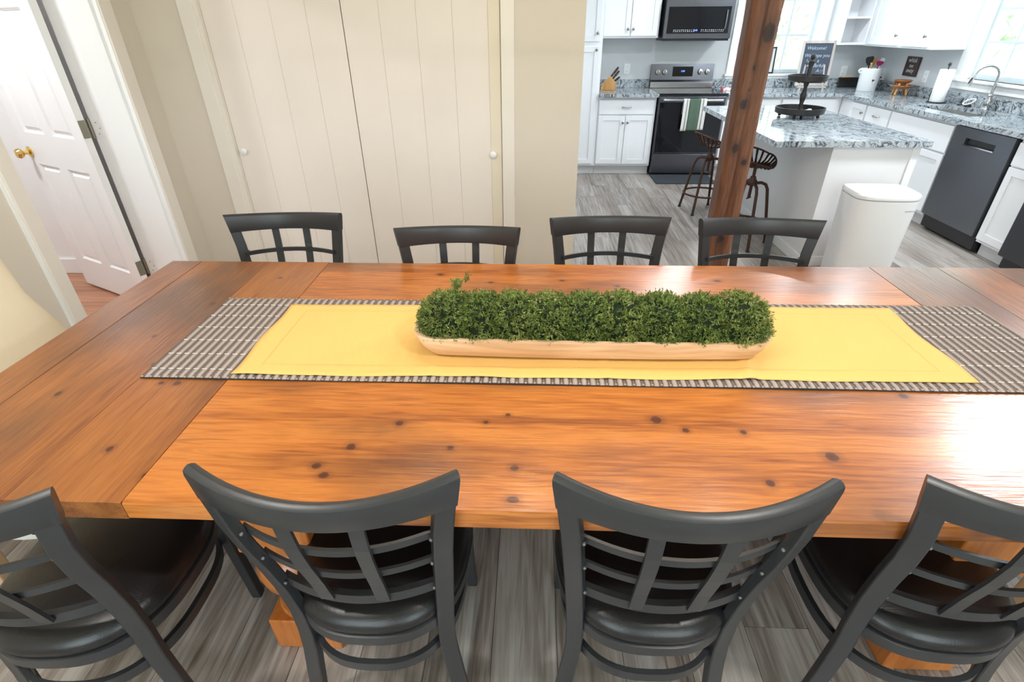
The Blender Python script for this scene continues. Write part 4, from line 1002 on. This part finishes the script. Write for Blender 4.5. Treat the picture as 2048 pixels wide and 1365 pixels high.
# outlets
def outlet(loc, rz, label):
    t = thing('wall_outlet', label, 'outlet', loc, rz, 'white wall outlets')
    B(-.035, .035, -.006, 0, -.055, .055).build('cover_plate', 'outlet_white', t, bevel=.002)
    for z in (-.022, .022):
        s_ = B(-.016, .016, -.008, -.006, z-.014, z+.014).build('socket', 'outlet_white', t, bevel=.001)
        for x in (-.006, .006): B(x-.0012, x+.0012, -.0086, -.008, z-.004, z+.005).build('slot', 'outlet_slot', s_)
outlet((1.062, YB, 1.055), 0, 'white wall outlet behind the knife block')
outlet((3.535, YB, 1.02), 0, 'white wall outlet between the chalkboard and the crock')
outlet((XR, 5.93, 1.035), -PI/2, 'white wall outlet between the wooden bowls and paper towels')
# red-topped packets
for i, (x, y, a, w, lab) in enumerate(((2.20, 6.60, -4, .20, 'red and white wrapped packet on the worktop right of the range'), (2.13, 6.50, -22, .12, 'smaller red-tipped packet lying in front of the larger one'))):
    t = thing('wrapped_packet', lab, 'packet', (x, y, ZW), math.radians(a), 'packets by the range')
    B(-w/2, w/2, -.035, .035, 0, .020).build('sleeve', 'paper', t, bevel=.005)
    for q0, q1 in ((-.5, -.28), (-.10, -.02), (.30, .5)): B(q0*w-.001*(q0 == -.5), q1*w+.001*(q1 == .5), -.0358, .0358, .0004, .0208).build('red_band', 'red_plastic', t, bevel=.004)
# picture frame on the sill, behind the post
t = thing('photo_frame', 'small dark picture frame on the window sill beside the post', 'picture frame', (2.53, YB-.03, 1.003), 0)
fm = MB(); w, h = .20, .27
fm.box(0, .016, 0, .014, 0, h).box(w-.016, w, 0, .014, 0, h).box(.016, w-.016, 0, .014, 0, .016).box(.016, w-.016, 0, .014, h-.016, h)
fm.build('frame', 'black_handle', t, rot=(-.12, 0, 0)); B(.016, w-.016, .004, .008, .016, h-.016).build('picture', 'display_print', t, rot=(-.12, 0, 0))
# chalkboard on easel
CB = thing('chalkboard', 'grey-framed chalkboard with handwritten welcome note on an easel', 'chalkboard', (3.03, 6.50, ZW), math.radians(-6))
w, h, fr, lean = .335, .435, .026, -.13
rt = (lean, 0, 0)
for a in ((-w/2, -w/2+fr, 0, h), (w/2-fr, w/2, 0, h), (-w/2+fr, w/2-fr, 0, fr), (-w/2+fr, w/2-fr, h-fr, h)):
    B(a[0], a[1], -.011, .011, a[2]+.045, a[3]+.045).build('frame_bar', 'frame_wood', CB, rot=rt, bevel=.002)
bd = B(-w/2+fr, w/2-fr, -.004, .004, fr+.045, h-fr+.045).build('slate', 'slate', CB, rot=rt)
for s_, z, x in (('Welcome!', .395, -.02), ('We hope you', .325, .0), ('have  a', .275, -.035), ('wonderful', .228, -.01), ('A', .178, .035)):
    text('chalk_writing', s_, .046, 'chalk', bd, (x, -.0045, z), (PI/2, 0, 0), shear=.2, thick=.0003)
ht = []
for k in range(24):
    a = 2*PI*k/24; ht.append((.074+.0009*16*math.sin(a)**3, .190+.0009*(13*math.cos(a)-5*math.cos(2*a)-2*math.cos(3*a)-math.cos(4*a))))
MB().tube([(x, -.0055, z) for x, z in ht], .0012, 5, True).build('chalk_heart', 'chalk', bd)
for x in (-.12, .12): MB().tube([(x, -.02, .012), (x*.8, .03, .25)], .009, 8).build('easel_leg', 'frame_wood', CB); 
MB().tube([(0, .16, .008), (0, .03, .26)], .009, 8).build('easel_leg', 'frame_wood', CB)
B(-.15, .15, -.035, .012, .028, .042).build('easel_ledge', 'frame_wood', CB, bevel=.002)
for x in (-.12, .12): B(x-.01, x+.01, -.03, -.008, 0, .03).build('easel_foot', 'frame_wood', CB)
# two-tier tray
TT = thing('tiered_tray', 'dark two-tier serving tray with turned column on the island', 'tray', (2.085, 4.55, ZW), math.radians(10))
def tray(z, rx, ry, parent_name):
    return MB().lathe([(0, 0), (1, 0), (1.0, .05), (.955, .05), (.95, .008), (0, .008)], 36, (0, 0, z), rx, ry)
MB().lathe([(0, .028), (.165, .028), (.178, .034), (.182, .074), (.174, .074), (.170, .040), (0, .036)], 40).build('lower_tray', 'tray_metal', TT, smooth=35)
MB().lathe([(0, .255), (.128, .255), (.138, .262), (.140, .298), (.133, .298), (.129, .266), (0, .262)], 40).build('upper_tray', 'tray_metal', TT, smooth=35)
MB().lathe([(.026, .036), (.020, .06), (.013, .075), (.018, .09), (.014, .10), (.020, .13), (.024, .155), (.016, .19), (.012, .21), (.020, .24), (.022, .256)], 18).build('column', 'tray_metal', TT, smooth=50)
MB().lathe([(.024, .262), (.020, .29), (.014, .32), (.017, .335), (.013, .345), (.020, .375), (.021, .392), (.010, .402), (.014, .412), (.018, .425), (.012, .44), (0, .444)], 18).build('finial', 'tray_metal', TT, smooth=50)
MB().tube([(-.018+.016*math.cos(a*PI/6)-.008, 0, .375+.026*math.sin(a*PI/6)) for a in range(12)], .0022, 6, True).build('ring_pull', 'tray_metal', TT, smooth=60)
for k in range(4):
    a = PI/4+k*PI/2
    MB().lathe([(0, 0), (.010, .002), (.013, .012), (.010, .024), (.006, .03)], 12, (.14*math.cos(a), .14*math.sin(a), 0)).build('foot', 'tray_metal', TT, smooth=50)
for i, (x, y) in enumerate(((.035, -.03), (.06, -.005), (.095, .04))):
    t = tag(MB().lathe([(0, 0), (.014, .001), (.017, .008), (.013, .016), (0, .018)], 14).build('glass_pebble', 'clear_plastic', None, (2.085+x, 4.55+y, ZW+.0385), smooth=60), 'small shiny clear trinket in the lower tray, %s from the column' % ('nearest', 'middle', 'farthest')[i], 'trinket', 'trinkets in the tiered tray')
# crock and utensils
CR = thing('utensil_crock', 'white ceramic crock with two ear handles holding cooking utensils', 'crock', (3.600, 6.44, ZW))
MB().lathe([(0, 0), (.086, 0), (.090, .006), (.100, .185), (.104, .200), (.104, .216), (.098, .220), (.092, .214), (.088, .19), (.08, .02), (0, .014)], 36).build('crock', 'ceramic', CR, smooth=45)
for s_ in (-1, 1):
    MB().tube([(s_*.098, 0, .208), (s_*.122, -.002, .210), (s_*.132, -.003, .196), (s_*.122, -.002, .180), (s_*.098, 0, .176)], .009, 8).build('handle', 'ceramic', CR, smooth=60)
MB().add([(-.016, -.0965, .118), (.006, -.097, .106), (-.012, -.0965, .092), (.018, -.0975, .112)], [(0, 1, 2), (0, 3, 1)]).build('crest_print', 'knife_handle', CR)
def utensil(name, label, cat, off, lean_, head, hm, sm):
    b0 = Vector((3.600+off[0]*.3, 6.44+off[1]*.3, ZW+.02)); tip = Vector((3.600+off[0]+lean_[0], 6.44+off[1]+lean_[1], ZW+.255))
    t = thing(name, label, cat, b0, 0, 'utensils in the crock'); d_ = tip-b0
    MB().tube([(0, 0, 0), tuple(d_)], .006, 8).build('handle', sm, t)
    head(t, d_, hm); return t
def paddle(w, l, th):
    def f(t, d_, hm):
        u = d_.normalized(); s_ = Vector((1, 0, 0)); s_ = (s_-u*s_.dot(u)).normalized(); nn = u.cross(s_)
        rings = []
        for k in range(9):
            q = k/8; ww = w*(.35+.65*math.sin(min(1, q*1.25)*PI/2)) * (1 if q < .85 else 1-(q-.85)*2.2)
            p = d_+u*(q*l-.01)
            rings.append([tuple(p-s_*ww-nn*th), tuple(p+s_*ww-nn*th), tuple(p+s_*ww+nn*th), tuple(p-s_*ww+nn*th)])
        MB().loft(rings).build('head', hm, t, smooth=40, bevel=.002)
    return f
utensil('spatula', 'black flat spatula leaning left in the white crock', 'spatula', (-.03, .0), (-.015, 0), paddle(.042, .085, .003), 'black_handle', 'black_handle')
utensil('wooden_spoon', 'pale wooden spoon handle end at the front of the crock', 'spoon', (-.02, -.045), (-.03, -.01), paddle(.011, .03, .005), 'handle_wood', 'handle_wood')
utensil('wooden_paddle', 'tan wooden paddle at the back of the crock', 'paddle', (.01, .03), (.005, .01), paddle(.036, .075, .004), 'block_wood', 'block_wood')
utensil('silicone_spatula', 'magenta and red silicone spatula in the white crock', 'spatula', (.035, -.03), (.005, -.005), paddle(.036, .045, .008), 'magenta', 'red_plastic')
utensil('clear_whisk', 'clear plastic ladle leaning right in the white crock', 'ladle', (.055, .01), (.025, 0), paddle(.022, .07, .004), 'clear_plastic', 'clear_plastic')
# dark boards behind the crock
t = thing('serving_board', 'dark serving board with pale wooden grip leaning behind the crock', 'board', (3.585, 6.80, ZW), 0)
B(-.11, .12, -.008, .008, 0, .105).build('board', 'black_handle', t, rot=(-.25, 0, 0), bevel=.004); MB().tube([(-.115, -.03, .112), (.0, -.03, .114)], .009, 8).build('grip', 'handle_wood', t)
t = thing('frying_pan', 'small black pan standing behind the crock on its right', 'pan', (3.715, 6.62, ZW+.075), 0)
MB().lathe([(0, 0), (.055, 0), (.07, .03), (.066, .03), (.052, .004), (0, .004)], 28).build('pan', 'black_handle', t, (0, 0, 0), smooth=40, rot=(PI/2-.2, 0, 0)); MB().tube([(.05, -.01, .035), (.10, -.03, .045)], .008, 8).build('handle', 'black_handle', t)
# wooden bowls
def foot_bowl(loc, r, label, feet):
    t = thing('wooden_bowl', label, 'bowl', loc, 0, 'stacked wooden bowls')
    MB().lathe([(0, feet), (r*.5, feet), (r*.85, feet+.014), (r, feet+.030), (r*.95, feet+.034), (r*.75, feet+.020), (0, feet+.010)], 32).build('bowl', 'bowl_wood', t, smooth=50)
    for k in range(4):
        a = .5+k*PI/2; q = r*.52
        MB().tube([(q*1.25*math.cos(a), q*1.25*math.sin(a), .004), (q*.95*math.cos(a), q*.95*math.sin(a), feet+.010)], [.010, .013], 10).build('foot', 'block_wood', t, smooth=50)
foot_bowl((3.712, 6.02, ZW), .108, 'larger lower wooden footed bowl right of the crock', .060)
foot_bowl((3.718, 6.03, ZW+.072), .082, 'smaller wooden footed bowl stacked on top', .034)
# plaque
t = thing('wall_plaque', 'dark brown wooden plaque with white words on the wall above the bowls', 'sign', (XR, 6.185, 1.11), -PI/2)
B(-.108, .108, -.018, -.001, -.088, .088).build('board', 'plaque_brown', t, bevel=.002)
for s_, z, sz in (('whisk', .038, .060), ('me', -.010, .052), ('away', -.055, .060)): text('lettering', s_, sz, 'plaque_letter', t, (0, -.0185, z), (PI/2, 0, 0), shear=.15, thick=.0004)
# paper towels
t = thing('paper_towel_holder', 'black wire paper towel holder next to the window', 'towel holder', (3.70, 5.42, ZW))
MB().lathe([(0, 0), (.075, 0), (.078, .006), (0, .008)], 32).build('base', 'black_handle', t, smooth=40); MB().tube([(0, 0, .006), (0, 0, .300)], .006, 8).build('rod', 'black_handle', t)
MB().lathe([(0, -.018), (.010, -.012), (.014, 0), (.010, .012), (0, .018)], 12, (0, 0, .312)).build('finial', 'black_handle', t, smooth=60); MB().tube([(-.073, 0, .004), (-.075, 0, .10)], .004, 6).build('stop_wire', 'black_handle', t)
tag(MB().lathe([(.018, 0), (.056, 0), (.058, .003), (.058, .262), (.056, .265), (.018, .265)], 36).build('paper_towel_roll', 'paper', None, (3.70, 5.42, ZW+.0085), smooth=40), 'white paper towel roll on the black holder', 'paper towel')
# faucet
F = thing('kitchen_faucet', 'brushed nickel gooseneck faucet with pull-down spray head', 'faucet', (3.79, 4.93, ZW))
MB().lathe([(.030, 0), (.031, .006), (.026, .012), (.027, .04), (.030, .055), (.024, .075), (.017, .10), (.020, .112), (.014, .12)], 20).build('base', 'brushed_steel', F, smooth=50)
arc = [(0, 0, .115), (0, 0, .22)]
for k in range(9):
    a = PI*k/8*.93; arc.append((-.075+.075*math.cos(a), .030*(1-math.cos(a)), .255+.075*math.sin(a)))
arc2 = [(x, y, z) for x, y, z in arc]
MB().tube(arc2, .0115, 12).build('spout', 'brushed_steel', F, smooth=70)
e_ = Vector(arc2[-1]); MB().tube([e_, e_+Vector((-.010, .003, -.03)), e_+Vector((-.022, .006, -.09))], [.012, .015, .020], 12).build('spray_head', 'brushed_steel', F, smooth=50)
MB().tube([e_+Vector((-.022, -.012, -.03)), e_+Vector((-.034, -.008, -.075))], .005, 6).build('spray_button', 'black_handle', F)
MB().tube([(.0, -.02, .045), (.0, -.052, .050), (.002, -.060, .110)], [.012, .011, .006], 10).build('lever', 'brushed_steel', F, smooth=60)
# dish brush
t = thing('dish_brush', 'clear round dish brush with black bristles beside the faucet', 'brush', (3.785, 5.13, ZW))
MB().tube([(.0+.036*math.cos(2*PI*k/20), .042*math.sin(2*PI*k/20), .040+.022*math.cos(2*PI*k/20)) for k in range(20)], .006, 8, True).build('hoop', 'clear_plastic', t, smooth=60)
MB().lathe([(0, 0), (.028, 0), (.024, .018), (0, .02)], 16).build('bristles', 'black_handle', t); MB().tube([(-.01, .02, .014), (-.02, .10, .006)], .006, 8).build('grip', 'black_handle', t)
